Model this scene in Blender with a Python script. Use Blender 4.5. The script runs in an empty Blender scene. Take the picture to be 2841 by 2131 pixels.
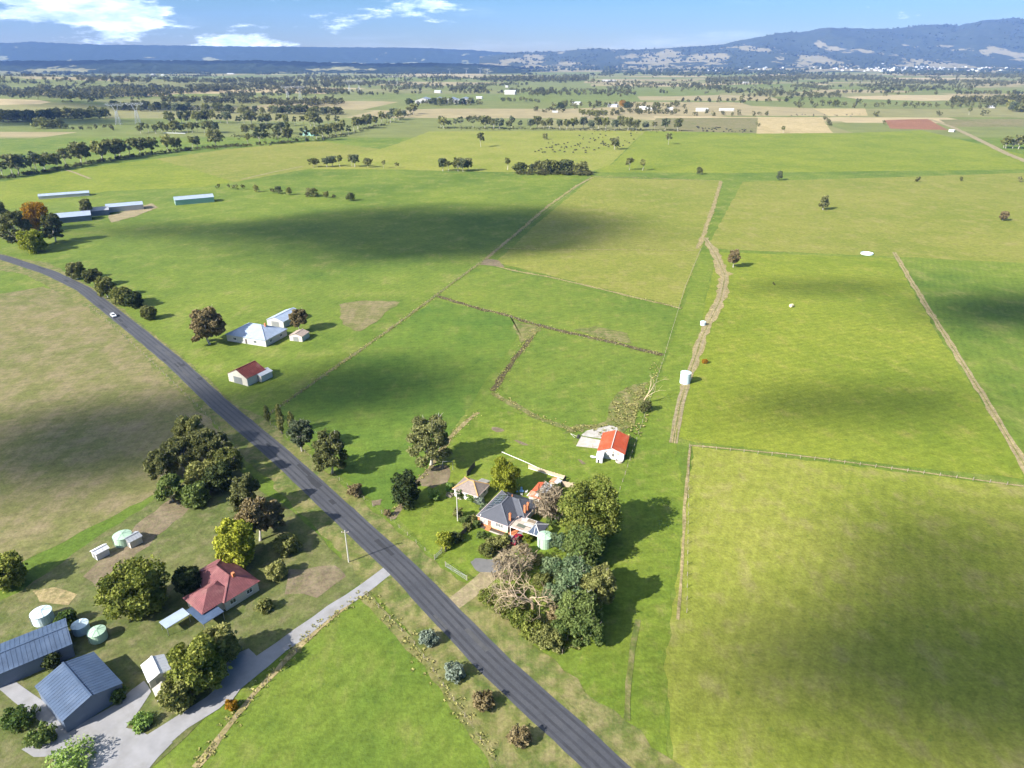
import bpy, bmesh, math, random
import numpy as np
from mathutils import Vector, Matrix
R = math.radians
scene = bpy.context.scene
COL = scene.collection

# ------------------------------------------------------------------ camera
F, CX, CY, YH, H = 1895.0, 1420.5, 1065.5, 160.0, 110.0      # survey of the photograph: focal, centre, horizon, flying height
PITCH = math.atan((CY - YH) / F)
cam = bpy.data.cameras.new('camera')
cam.sensor_width = 36.0
cam.lens = 36.0 * F / 2841.0
cam.clip_start = 1.0
cam.clip_end = 80000.0
cam_o = bpy.data.objects.new('camera', cam)
COL.objects.link(cam_o)
cam_o.location = (0, 0, H)
cam_o.rotation_euler = (math.pi / 2 - PITCH, 0, 0)
scene.camera = cam_o

# ------------------------------------------------------------------ world, sun, exposure
SUN_EL, SHADOW_AZ = R(34), R(32)          # shadows fall to +x and a little away
world = bpy.data.worlds.new('World')
scene.world = world
world.use_nodes = True
wn, wl = world.node_tree.nodes, world.node_tree.links
wn.clear()
out = wn.new('ShaderNodeOutputWorld')
bg = wn.new('ShaderNodeBackground')
bg.inputs['Strength'].default_value = 0.058
sky = wn.new('ShaderNodeTexSky')
sky.sky_type = 'NISHITA'
sky.sun_disc = False
sky.sun_elevation = SUN_EL
# direction towards the sun (horizontal): (-cos, -sin); nishita rotation 0 = +y, clockwise
sky.sun_rotation = math.atan2(-math.cos(SHADOW_AZ), -math.sin(SHADOW_AZ))
sky.altitude = 200
sky.air_density = 1.0
sky.dust_density = 0.15
sky.ozone_density = 3.0


def wnode(t, **kw):
    n = wn.new(t)
    for k, v in kw.items():
        setattr(n, k, v)
    return n


def wmath(op, a, b=None, c=None):
    n = wn.new('ShaderNodeMath')
    n.operation = op
    for i, x in enumerate((a, b, c)):
        if x is None:
            continue
        if isinstance(x, (int, float)):
            n.inputs[i].default_value = x
        else:
            wl.new(x, n.inputs[i])
    return n.outputs[0]


tc = wnode('ShaderNodeTexCoord')
sep = wnode('ShaderNodeSeparateXYZ')
wl.new(tc.outputs['Generated'], sep.inputs[0])
az = wmath('ARCTAN2', sep.outputs[0], sep.outputs[1])
el = wmath('ARCSINE', sep.outputs[2])


def wcomb(a, b, c):
    n = wn.new('ShaderNodeCombineXYZ')
    for i, x in enumerate((a, b, c)):
        if isinstance(x, (int, float)):
            n.inputs[i].default_value = x
        else:
            wl.new(x, n.inputs[i])
    return n.outputs[0]


def wnoise(vec, scale, detail, rough=0.55):
    n = wn.new('ShaderNodeTexNoise')
    n.inputs['Scale'].default_value = scale
    n.inputs['Detail'].default_value = detail
    n.inputs['Roughness'].default_value = rough
    wl.new(vec, n.inputs['Vector'])
    return n.outputs['Fac']


def wramp(x, lo, hi):
    n = wn.new('ShaderNodeMapRange')
    n.interpolation_type = 'SMOOTHSTEP'
    wl.new(x, n.inputs['Value'])
    n.inputs['From Min'].default_value = lo
    n.inputs['From Max'].default_value = hi
    return n.outputs['Result']


cv = wcomb(wmath('MULTIPLY', az, 8.0), wmath('MULTIPLY', el, 30.0), 3.7)
big = wnoise(cv, 0.55, 2, 0.5)
det = wnoise(cv, 2.6, 10, 0.66)
cum = wmath('ADD', wmath('MULTIPLY', big, 0.62), wmath('MULTIPLY', det, 0.5))
# the cumulus bank lies to the west (left) as in the picture; thin cloud elsewhere
west = wramp(az, 0.02, -0.52)
cum = wmath('ADD', cum, wmath('MULTIPLY', west, 0.17))
cum_m = wramp(cum, 0.664, 0.745)
wv = wcomb(wmath('MULTIPLY', az, 3.0), wmath('MULTIPLY', el, 22.0), 9.1)
wisp = wramp(wnoise(wv, 1.2, 8, 0.6), 0.52, 0.78)
fade_low = wramp(el, 0.0, 0.02)
mask = wmath('MAXIMUM', cum_m, wmath('MULTIPLY', wisp, 0.28))
mask = wmath('MINIMUM', wmath('MULTIPLY', mask, 0.95), 1.0)
shade = wramp(wnoise(cv, 3.1, 6, 0.6), 0.3, 0.75)
ccol = wn.new('ShaderNodeMix')
ccol.data_type = 'RGBA'
wl.new(shade, ccol.inputs['Factor'])
ccol.inputs['A'].default_value = (6.5, 8.5, 11.5, 1)
ccol.inputs['B'].default_value = (18, 18.5, 19, 1)
hsv = wn.new('ShaderNodeHueSaturation')
hsv.inputs['Saturation'].default_value = 2.0
hsv.inputs['Value'].default_value = 0.60
wl.new(sky.outputs[0], hsv.inputs['Color'])
smix = wn.new('ShaderNodeMix')
smix.data_type = 'RGBA'
wl.new(mask, smix.inputs['Factor'])
wl.new(hsv.outputs[0], smix.inputs['A'])
wl.new(ccol.outputs['Result'], smix.inputs['B'])
wl.new(smix.outputs['Result'], bg.inputs['Color'])
wl.new(bg.outputs[0], out.inputs[0])

sun = bpy.data.lights.new('sun', 'SUN')
sun.energy = 4.7
sun.angle = R(0.6)
sun.color = (1.0, 0.955, 0.87)
sun_o = bpy.data.objects.new('sun', sun)
COL.objects.link(sun_o)
LDIR = Vector((math.cos(SHADOW_AZ) * math.cos(SUN_EL), math.sin(SHADOW_AZ) * math.cos(SUN_EL), -math.sin(SUN_EL)))
sun_o.rotation_euler = LDIR.to_track_quat('-Z', 'Y').to_euler()
sun_o.location = (-60, -60, 200)

scene.view_settings.view_transform = 'Standard'
scene.view_settings.look = 'None'
scene.view_settings.gamma = 1.0
scene.view_settings.exposure = 1.5
scene.view_settings.use_curve_mapping = False
scene.render.engine = 'CYCLES'
cy = scene.cycles
cy.use_denoising = True
cy.use_adaptive_sampling = True
cy.adaptive_threshold = 0.025
cy.max_bounces = 6
cy.diffuse_bounces = 3
cy.glossy_bounces = 2
cy.transmission_bounces = 4
cy.transparent_max_bounces = 12
cy.volume_bounces = 0
cy.sample_clamp_indirect = 6.0


# ------------------------------------------------------------------ survey: picture point -> place on the ground
PC, PS = math.cos(PITCH), math.sin(PITCH)


def at(px, py, z=0.0):
    u, v = (px - CX) / F, (CY - py) / F
    dy, dz = PC + v * PS, -PS + v * PC
    t = (z - H) / dz
    return Vector((u * t, dy * t, z))


def proj(x, y, z):
    dz = z - H
    f = y * PC - dz * PS
    return CX + F * x / f, CY - F * (y * PS + dz * PC) / f


def hpx(px, py, n):
    """height in metres of something that rises n picture rows above its base"""
    p = at(px, py)
    lo, hi = 0.0, 300.0
    for _ in range(40):
        m = (lo + hi) / 2
        if proj(p.x, p.y, m)[1] > py - n:
            lo = m
        else:
            hi = m
    return lo


def mpp(px, py):
    """metres per picture column at a ground point"""
    return (at(px + 1, py) - at(px, py)).length


# ------------------------------------------------------------------ value noise for terrain
def _hash(ix, iy, seed):
    n = (ix * 374761393 + iy * 668265263 + seed * 974711) & 0xFFFFFFFF
    n = ((n ^ (n >> 13)) * 1274126177) & 0xFFFFFFFF
    return ((n ^ (n >> 16)) & 0xFFFF) / 65535.0


def vnoise(x, y, seed=0):
    x, y = np.asarray(x, float), np.asarray(y, float)
    ix, iy = np.floor(x).astype(np.int64), np.floor(y).astype(np.int64)
    fx, fy = x - ix, y - iy
    fx, fy = fx * fx * (3 - 2 * fx), fy * fy * (3 - 2 * fy)
    a, b = _hash(ix, iy, seed), _hash(ix + 1, iy, seed)
    c, d = _hash(ix, iy + 1, seed), _hash(ix + 1, iy + 1, seed)
    return (a * (1 - fx) + b * fx) * (1 - fy) + (c * (1 - fx) + d * fx) * fy


def fbm(x, y, seed=0, octs=4, gain=0.5):
    s, a, t = 0, 1.0, 0
    for o in range(octs):
        s = s + a * vnoise(np.asarray(x) * 2 ** o, np.asarray(y) * 2 ** o, seed + o)
        t += a
        a *= gain
    return s / t


# ------------------------------------------------------------------ materials
MATS = {}


def nmat(name):
    m = bpy.data.materials.new(name)
    m.use_nodes = True
    MATS[name] = m
    nt = m.node_tree
    b = nt.nodes.get('Principled BSDF')
    return m, nt, b


def nd(nt, t, **kw):
    n = nt.nodes.new(t)
    for k, v in kw.items():
        setattr(n, k, v)
    return n


def tex_noise(nt, vec, scale, detail=4, rough=0.55):
    n = nd(nt, 'ShaderNodeTexNoise')
    n.inputs['Scale'].default_value = scale
    n.inputs['Detail'].default_value = detail
    n.inputs['Roughness'].default_value = rough
    nt.links.new(vec, n.inputs['Vector'])
    return n.outputs['Fac']


def mrange(nt, x, a, b, c=0.0, d=1.0):
    n = nd(nt, 'ShaderNodeMapRange')
    nt.links.new(x, n.inputs['Value'])
    for k, v in zip(('From Min', 'From Max', 'To Min', 'To Max'), (a, b, c, d)):
        n.inputs[k].default_value = v
    return n.outputs['Result']


def mixc(nt, fac, a, b, mode='MIX'):
    n = nd(nt, 'ShaderNodeMix', data_type='RGBA', blend_type=mode)
    if isinstance(fac, (int, float)):
        n.inputs['Factor'].default_value = fac
    else:
        nt.links.new(fac, n.inputs['Factor'])
    for key, x in (('A', a), ('B', b)):
        if isinstance(x, tuple):
            n.inputs[key].default_value = (*x[:3], 1)
        else:
            nt.links.new(x, n.inputs[key])
    return n.outputs['Result']


def position(nt, scale=None):
    g = nd(nt, 'ShaderNodeNewGeometry')
    if scale is None:
        return g.outputs['Position']
    mp = nd(nt, 'ShaderNodeMapping')
    mp.inputs['Scale'].default_value = scale
    nt.links.new(g.outputs['Position'], mp.inputs['Vector'])
    return mp.outputs['Vector']


def grey(nt, f):
    c = nd(nt, 'ShaderNodeCombineColor')
    for i in range(3):
        nt.links.new(f, c.inputs[i])
    return c.outputs[0]


def grass_nodes(nt, c1, c2, dry, dry_amt, patch):
    pos = position(nt)
    n1 = tex_noise(nt, pos, 1.0 / patch, 3, 0.5)
    n2 = tex_noise(nt, pos, 6.0 / patch, 5, 0.6)
    n3 = tex_noise(nt, pos, 1.3, 3, 0.65)
    n4 = tex_noise(nt, position(nt, (0.35, 0.06, 1)), 1.0, 4, 0.6)      # streaks of grazing and mowing
    f = nd(nt, 'ShaderNodeMath', operation='ADD')
    nt.links.new(n1, f.inputs[0])
    nt.links.new(mrange(nt, n2, 0, 1, -0.35, 0.35), f.inputs[1])
    col = mixc(nt, mrange(nt, f.outputs[0], 0.3, 0.72), c1, c2)
    g = nd(nt, 'ShaderNodeMath', operation='ADD')
    nt.links.new(n2, g.inputs[0])
    nt.links.new(mrange(nt, n4, 0, 1, -0.3, 0.3), g.inputs[1])
    col = mixc(nt, mrange(nt, g.outputs[0], 0.62 - 0.3 * dry_amt, 0.95 - 0.25 * dry_amt, 0, 0.9), col, dry)
    col = mixc(nt, 1.0, col, grey(nt, mrange(nt, n3, 0.2, 0.8, 0.68, 1.24)), 'MULTIPLY')
    n5 = tex_noise(nt, pos, 0.33, 7, 0.72)
    col = mixc(nt, 1.0, col, grey(nt, mrange(nt, n5, 0.25, 0.75, 0.66, 1.28)), 'MULTIPLY')
    vo = nd(nt, 'ShaderNodeTexVoronoi')
    vo.inputs['Scale'].default_value = 0.22
    nt.links.new(pos, vo.inputs['Vector'])
    dist = nd(nt, 'ShaderNodeMath', operation='MULTIPLY')
    nt.links.new(vo.outputs['Distance'], dist.inputs[0])
    nt.links.new(mrange(nt, n2, 0.3, 0.7, 0.7, 2.6), dist.inputs[1])
    col = mixc(nt, mrange(nt, dist.outputs[0], 0.10, 0.17, 0.45, 0.0), col, (c1[0] * 0.45, c1[1] * 0.6, c1[2] * 0.7))
    wv = nd(nt, 'ShaderNodeTexWave', wave_type='BANDS')
    wv.inputs['Scale'].default_value = 0.11
    wv.inputs['Distortion'].default_value = 1.4
    wv.inputs['Detail'].default_value = 2
    wv.inputs['Detail Scale'].default_value = 0.4
    mpw = nd(nt, 'ShaderNodeMapping')
    mpw.inputs['Rotation'].default_value = (0, 0, R(28 + 7 * (patch % 9)))
    nt.links.new(pos, mpw.inputs['Vector'])
    nt.links.new(mpw.outputs[0], wv.inputs['Vector'])
    col = mixc(nt, 1.0, col, grey(nt, mrange(nt, wv.outputs['Fac'], 0, 1, 0.955, 1.035)), 'MULTIPLY')
    return col, n3


def grass(name, c1, c2, dry, dry_amt=0.3, patch=60.0):
    m, nt, b = nmat(name)
    col, n3 = grass_nodes(nt, c1, c2, dry, dry_amt, patch)
    nt.links.new(col, b.inputs['Base Color'])
    b.inputs['Roughness'].default_value = 0.9
    b.inputs['Specular IOR Level'].default_value = 0.15
    bp = nd(nt, 'ShaderNodeBump')
    bp.inputs['Strength'].default_value = 0.5
    bp.inputs['Distance'].default_value = 0.25
    nt.links.new(n3, bp.inputs['Height'])
    nt.links.new(bp.outputs[0], b.inputs['Normal'])
    return m


def plain(name, col, rough=0.7, var=0.15, scale=2.0, metal=0.0, spec=0.4, dirt=None, dirt_amt=0.3):
    m, nt, b = nmat(name)
    tco = nd(nt, 'ShaderNodeTexCoord').outputs['Object']
    n = tex_noise(nt, tco, scale, 5, 0.6)
    c = mixc(nt, 1.0, col, grey(nt, mrange(nt, n, 0.2, 0.8, 1 - var, 1 + var)), 'MULTIPLY')
    if dirt:
        n2 = tex_noise(nt, tco, scale * 0.45, 6, 0.65)
        c = mixc(nt, mrange(nt, n2, 0.5, 0.75, 0, dirt_amt), c, dirt)
    nt.links.new(c, b.inputs['Base Color'])
    b.inputs['Roughness'].default_value = rough
    b.inputs['Metallic'].default_value = metal
    b.inputs['Specular IOR Level'].default_value = spec
    return m


def leaf(name, c1, c2, trans=0.25, scale=0.6):
    m, nt, b = nmat(name)
    nt.nodes.remove(b)
    tco = nd(nt, 'ShaderNodeTexCoord').outputs['Object']
    n = tex_noise(nt, tco, scale, 4, 0.7)
    inf = nd(nt, 'ShaderNodeObjectInfo')
    f = nd(nt, 'ShaderNodeMath', operation='ADD')
    nt.links.new(mrange(nt, n, 0.3, 0.7, -0.1, 0.9), f.inputs[0])
    nt.links.new(mrange(nt, inf.outputs['Random'], 0, 1, -0.25, 0.35), f.inputs[1])
    f.use_clamp = True
    col = mixc(nt, f.outputs[0], c1, c2)
    nf = tex_noise(nt, tco, scale * 5, 2, 0.6)
    col = mixc(nt, 1.0, col, grey(nt, mrange(nt, nf, 0.25, 0.75, 0.6, 1.45)), 'MULTIPLY')
    d = nd(nt, 'ShaderNodeBsdfDiffuse')
    t = nd(nt, 'ShaderNodeBsdfTranslucent')
    mx = nd(nt, 'ShaderNodeMixShader')
    mx.inputs[0].default_value = trans
    nt.links.new(col, d.inputs['Color'])
    nt.links.new(mixc(nt, 1.0, col, (1.0, 1.1, 0.6), 'MULTIPLY'), t.inputs['Color'])
    nt.links.new(d.outputs[0], mx.inputs[1])
    nt.links.new(t.outputs[0], mx.inputs[2])
    nt.links.new(mx.outputs[0], nt.nodes['Material Output'].inputs[0])
    return m


GREEN = ((0.080, 0.128, 0.016), (0.148, 0.188, 0.026), (0.200, 0.192, 0.062))
grass('pasture', *GREEN, 0.25, 90)
grass('lawn', (0.098, 0.146, 0.016), (0.152, 0.190, 0.025), (0.200, 0.188, 0.060), 0.22, 25)
grass('pasture_deep', (0.066, 0.122, 0.016), (0.118, 0.168, 0.022), (0.160, 0.170, 0.046), 0.12, 70)
grass('pasture_lush', (0.126, 0.166, 0.016), (0.184, 0.210, 0.024), (0.225, 0.205, 0.052), 0.2, 60)
grass('pasture_mid', (0.088, 0.138, 0.018), (0.145, 0.182, 0.026), (0.195, 0.188, 0.055), 0.2, 50)
grass('pasture_yellow', (0.150, 0.172, 0.026), (0.205, 0.202, 0.042), (0.245, 0.210, 0.078), 0.32, 80)
grass('pasture_olive', (0.166, 0.192, 0.026), (0.226, 0.228, 0.044), (0.240, 0.205, 0.082), 0.35, 45)
grass('pasture_tan', (0.122, 0.130, 0.038), (0.185, 0.160, 0.066), (0.225, 0.175, 0.105), 0.65, 60)
grass('yard_grass', (0.080, 0.102, 0.026), (0.128, 0.132, 0.044), (0.170, 0.145, 0.080), 0.5, 20)
grass('stubble', (0.300, 0.240, 0.110), (0.380, 0.300, 0.150), (0.430, 0.340, 0.190), 0.6, 90)
grass('tilled_soil', (0.200, 0.095, 0.050), (0.250, 0.120, 0.065), (0.270, 0.140, 0.080), 0.4, 90)
grass('verge', (0.085, 0.115, 0.025), (0.150, 0.150, 0.040), (0.235, 0.190, 0.095), 0.7, 18)
grass('dry_strip', (0.170, 0.150, 0.060), (0.270, 0.215, 0.100), (0.360, 0.280, 0.150), 0.8, 6)
grass('drain_mud', (0.060, 0.050, 0.022), (0.110, 0.085, 0.040), (0.130, 0.120, 0.045), 0.5, 5)
grass('bare_earth', (0.150, 0.115, 0.070), (0.210, 0.165, 0.110), (0.130, 0.130, 0.050), 0.6, 6)
grass('dirt_track', (0.230, 0.185, 0.110), (0.310, 0.250, 0.150), (0.200, 0.190, 0.080), 0.6, 8)


plain('gravel', (0.245, 0.240, 0.245), 0.95, 0.2, 0.3, dirt=(0.165, 0.155, 0.135), dirt_amt=0.7)
plain('asphalt_pad', (0.130, 0.126, 0.122), 0.9, 0.2, 0.5, dirt=(0.20, 0.18, 0.15), dirt_amt=0.5)


# ------------------------------------------------------------------ mesh builder and object helpers
class MB:
    def __init__(s):
        s.v, s.f, s.m = [], [], []

    def poly(s, pts, mi=0):
        i = len(s.v)
        s.v += [tuple(p) for p in pts]
        s.f.append(tuple(range(i, i + len(pts))))
        s.m.append(mi)
        return s

    def solid(s, rings, mi=0, caps=True, closed=True):
        """loft equal rings of points"""
        i, n = len(s.v), len(rings[0])
        for r in rings:
            s.v += [tuple(p) for p in r]
        for k in range(len(rings) - 1):
            for j in range(n if closed else n - 1):
                a, b = i + k * n + j, i + k * n + (j + 1) % n
                s.f.append((a, b, b + n, a + n))
                s.m.append(mi)
        if caps:
            s.f.append(tuple(range(i + n - 1, i - 1, -1)))
            s.f.append(tuple(range(i + (len(rings) - 1) * n, i + len(rings) * n)))
            s.m += [mi, mi]
        return s

    def box(s, c, d, rz=0.0, mi=0):
        ca, sa = math.cos(rz), math.sin(rz)
        x, y, z = d[0] / 2, d[1] / 2, d[2] / 2
        q = [(-x, -y), (x, -y), (x, y), (-x, y)]
        q = [(c[0] + a * ca - b * sa, c[1] + a * sa + b * ca) for a, b in q]
        return s.solid([[(a, b, c[2] - z) for a, b in q], [(a, b, c[2] + z) for a, b in q]], mi)

    def bx(s, x0, x1, y0, y1, z0, z1, mi=0):
        return s.box(((x0 + x1) / 2, (y0 + y1) / 2, (z0 + z1) / 2), (x1 - x0, y1 - y0, z1 - z0), 0, mi)

    def bar(s, p, q, w, h=None, mi=0):
        p, q = Vector(p), Vector(q)
        d = q - p
        h = h or w
        up = Vector((0, 0, 1)) if abs(d.normalized().z) < 0.95 else Vector((1, 0, 0))
        a = d.cross(up).normalized() * (w / 2)
        b = a.cross(d).normalized() * (h / 2)
        return s.solid([[e + a + b, e - a + b, e - a - b, e + a - b] for e in (p, q)], mi)

    def tube(s, pts, rad, sides=6, mi=0, caps=True):
        pts = [Vector(p) for p in pts]
        rings = []
        for k, p in enumerate(pts):
            d = (pts[min(k + 1, len(pts) - 1)] - pts[max(k - 1, 0)])
            d = d.normalized() if d.length > 1e-9 else Vector((0, 0, 1))
            up = Vector((1, 0, 0)) if abs(d.x) < 0.9 else Vector((0, 1, 0))
            a = d.cross(up).normalized()
            b = d.cross(a)
            r = rad[k] if isinstance(rad, (list, tuple)) else rad
            rings.append([p + (a * math.cos(t) + b * math.sin(t)) * r for t in [2 * math.pi * j / sides for j in range(sides)]])
        return s.solid(rings, mi, caps)

    def disc(s, c, r0, r1, z0, z1, n=24, mi=0):
        return s.solid([[(c[0] + r * math.cos(2 * math.pi * j / n), c[1] + r * math.sin(2 * math.pi * j / n), z) for j in range(n)]
                        for r, z in ((r0, z0), (r1, z1))], mi)

    def mesh(s, name, mats, smooth=False):
        me = bpy.data.meshes.new(name)
        me.from_pydata(s.v, [], s.f)
        for m in (mats if isinstance(mats, (list, tuple)) else [mats]):
            me.materials.append(MATS[m])
        if any(s.m):
            me.polygons.foreach_set('material_index', s.m)
        if smooth:
            me.polygons.foreach_set('use_smooth', [True] * len(s.f))
        me.update()
        return me

    def build(s, name, mats, parent=None, smooth=False):
        return link(name, s.mesh(name, mats, smooth), parent)


def link(name, data, parent=None):
    o = bpy.data.objects.new(name, data)
    COL.objects.link(o)
    if parent is not None:
        o.parent = parent
    return o


def thing(name, label, cat, loc=(0, 0, 0), rz=0.0, group=None):
    o = link(name, None)
    o.empty_display_size = 0.3
    o.location = loc
    o.rotation_euler = (0, 0, rz)
    return tag(o, label, cat, group)


def tag(o, label, cat, group=None):
    o['label'] = label
    o['category'] = cat
    if group:
        o['group'] = group
    return o


def struct(o, kind='structure', label=None):
    o['kind'] = kind
    if label:
        o['label'] = label
    return o


def dup(o, loc, rz=0.0, sc=(1, 1, 1), label=None, group=None):
    c = o.copy()
    COL.objects.link(c)
    c.location = loc
    c.rotation_euler = (0, 0, rz)
    c.scale = sc
    if label:
        c['label'] = label
    if group:
        c['group'] = group
    for ch in o.children:
        k = ch.copy()
        COL.objects.link(k)
        k.parent = c
        for g in ch.children:
            j = g.copy()
            COL.objects.link(j)
            j.parent = k
    return c


def raw_mesh(name, v, f4, mats, mi=None, smooth=False):
    """fast mesh from an (n,3) array and an (m,4) quad array"""
    me = bpy.data.meshes.new(name)
    v, f4 = np.asarray(v, np.float32), np.asarray(f4, np.int32)
    me.vertices.add(len(v))
    me.vertices.foreach_set('co', v.ravel())
    k = f4.shape[1]
    me.loops.add(f4.size)
    me.loops.foreach_set('vertex_index', f4.ravel())
    me.polygons.add(len(f4))
    me.polygons.foreach_set('loop_start', np.arange(0, f4.size, k, dtype=np.int32))
    me.polygons.foreach_set('loop_total', np.full(len(f4), k, np.int32))
    for m in (mats if isinstance(mats, (list, tuple)) else [mats]):
        me.materials.append(MATS[m])
    if mi is not None:
        me.polygons.foreach_set('material_index', np.asarray(mi, np.int32))
    if smooth:
        me.polygons.foreach_set('use_smooth', np.ones(len(f4), bool))
    me.update(calc_edges=True)
    return me

# ================================================================== THE SETTING
# ------------------------------------------------------------------ ground: one sheet, flat near, low rises far to the left
RISES = [(-1290.0, 1830.0, 330.0, 190.0, 20.0), (-2500.0, 3300.0, 1300.0, 420.0, 38.0), (-500.0, 3900.0, 900.0, 350.0, 14.0),
         (-900.0, 2500.0, 420.0, 200.0, 12.0)]


def gz(x, y):
    z = 0.0
    for cx, cy_, sx, sy, h in RISES:
        g = np.exp(-((np.asarray(x) - cx) / sx) ** 2 - ((np.asarray(y) - cy_) / sy) ** 2)
        z = z + h * np.maximum(g - 0.06, 0) / 0.94
    return z


def atg(px, py):
    z = 0.0
    for _ in range(6):
        p = at(px, py, z)
        z = float(gz(p.x, p.y))
    return at(px, py, z)


def ground_material():
    m, nt, b = nmat('ground')
    col, n3 = grass_nodes(nt, *GREEN, 0.30, 90)
    # beyond the near paddocks the land is a quilt of fields of many crops
    pos = position(nt)
    wob = nd(nt, 'ShaderNodeTexVoronoi', distance='CHEBYCHEV')
    wob.inputs['Scale'].default_value = 1.0
    wob.inputs['Randomness'].default_value = 0.85
    mp = nd(nt, 'ShaderNodeMapping')
    mp.inputs['Scale'].default_value = (1 / 520.0, 1 / 300.0, 0)
    mp.inputs['Rotation'].default_value = (0, 0, R(4))
    nt.links.new(pos, mp.inputs['Vector'])
    nt.links.new(mp.outputs[0], wob.inputs['Vector'])
    sc = nd(nt, 'ShaderNodeSeparateColor')
    nt.links.new(wob.outputs['Color'], sc.inputs[0])
    ramp = nd(nt, 'ShaderNodeValToRGB')
    ramp.color_ramp.interpolation = 'CONSTANT'
    els = ramp.color_ramp.elements
    stops = [(0.0, (0.125, 0.148, 0.034)), (0.20, (0.140, 0.155, 0.045)), (0.40, (0.185, 0.175, 0.068)), (0.55, (0.135, 0.150, 0.040)),
             (0.66, (0.260, 0.215, 0.110)), (0.78, (0.160, 0.160, 0.055)), (0.92, (0.330, 0.265, 0.145))]
    els[0].position, els[0].color = stops[0][0], (*stops[0][1], 1)
    els[1].position, els[1].color = stops[1][0], (*stops[1][1], 1)
    for p, c in stops[2:]:
        e = els.new(p)
        e.color = (*c, 1)
    nt.links.new(sc.outputs[0], ramp.inputs[0])
    n2 = tex_noise(nt, pos, 0.02, 5, 0.6)
    quilt = mixc(nt, 1.0, ramp.outputs[0], grey(nt, mrange(nt, n2, 0.2, 0.8, 0.78, 1.2)), 'MULTIPLY')
    sp = nd(nt, 'ShaderNodeSeparateXYZ')
    nt.links.new(pos, sp.inputs[0])
    far = mrange(nt, sp.outputs[1], 1080, 1120)
    col = mixc(nt, far, col, quilt)
    nt.links.new(col, b.inputs['Base Color'])
    b.inputs['Roughness'].default_value = 0.9
    b.inputs['Specular IOR Level'].default_value = 0.15
    bp = nd(nt, 'ShaderNodeBump')
    bp.inputs['Strength'].default_value = 0.5
    bp.inputs['Distance'].default_value = 0.25
    nt.links.new(n3, bp.inputs['Height'])
    nt.links.new(bp.outputs[0], b.inputs['Normal'])


ground_material()
NX, NY = 260, 260
gx = np.sinh(np.linspace(-4.2, 4.2, NX)) / math.sinh(4.2) * 17000
gy = -3000 + (np.expm1(np.linspace(0, 3.6, NY)) / math.expm1(3.6)) * 20000
GX, GY = np.meshgrid(gx, gy)
gv = np.stack([GX, GY, gz(GX, GY)], -1).reshape(-1, 3)
ii = np.arange((NY - 1) * NX).reshape(NY - 1, NX)[:, :-1].ravel()
gf = np.stack([ii, ii + 1, ii + NX + 1, ii + NX], -1)
struct(link('ground', raw_mesh('ground', gv, gf, 'ground', smooth=True)))


# ------------------------------------------------------------------ hills
def hill_material(name, forest1, forest2, clear1, clear2, lo, hi, zref, grain=0.0011):
    m, nt, b = nmat(name)
    pos = position(nt)
    n = tex_noise(nt, position(nt, (1, 0.5, 1.2)), grain, 6, 0.6)
    n2 = tex_noise(nt, pos, 0.012, 5, 0.7)
    n3 = tex_noise(nt, pos, 0.0035, 4, 0.6)
    sp = nd(nt, 'ShaderNodeSeparateXYZ')
    nt.links.new(pos, sp.inputs[0])
    f = nd(nt, 'ShaderNodeMath', operation='ADD')       # farmland was cleared on the lower slopes first
    nt.links.new(n, f.inputs[0])
    nt.links.new(mrange(nt, sp.outputs[2], 0, zref, 0.10, -0.10), f.inputs[1])
    g = nd(nt, 'ShaderNodeMath', operation='ADD')
    nt.links.new(f.outputs[0], g.inputs[0])
    nt.links.new(mrange(nt, n3, 0.2, 0.8, -0.10, 0.10), g.inputs[1])
    forest = mixc(nt, n2, forest1, forest2)
    clear = mixc(nt, n3, clear1, clear2)
    nt.links.new(mixc(nt, mrange(nt, g.outputs[0], lo, hi), forest, clear), b.inputs['Base Color'])
    b.inputs['Roughness'].default_value = 1.0
    b.inputs['Specular IOR Level'].default_value = 0.0


hill_material('hill_bush', (0.014, 0.022, 0.013), (0.075, 0.085, 0.045), (0.18, 0.165, 0.085), (0.27, 0.23, 0.135), 0.580, 0.597, 420, 0.0016)
hill_material('ridge_bush', (0.012, 0.020, 0.012), (0.040, 0.055, 0.028), (0.15, 0.17, 0.07), (0.28, 0.26, 0.14), 0.60, 0.615, 200, 0.0019)


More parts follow.
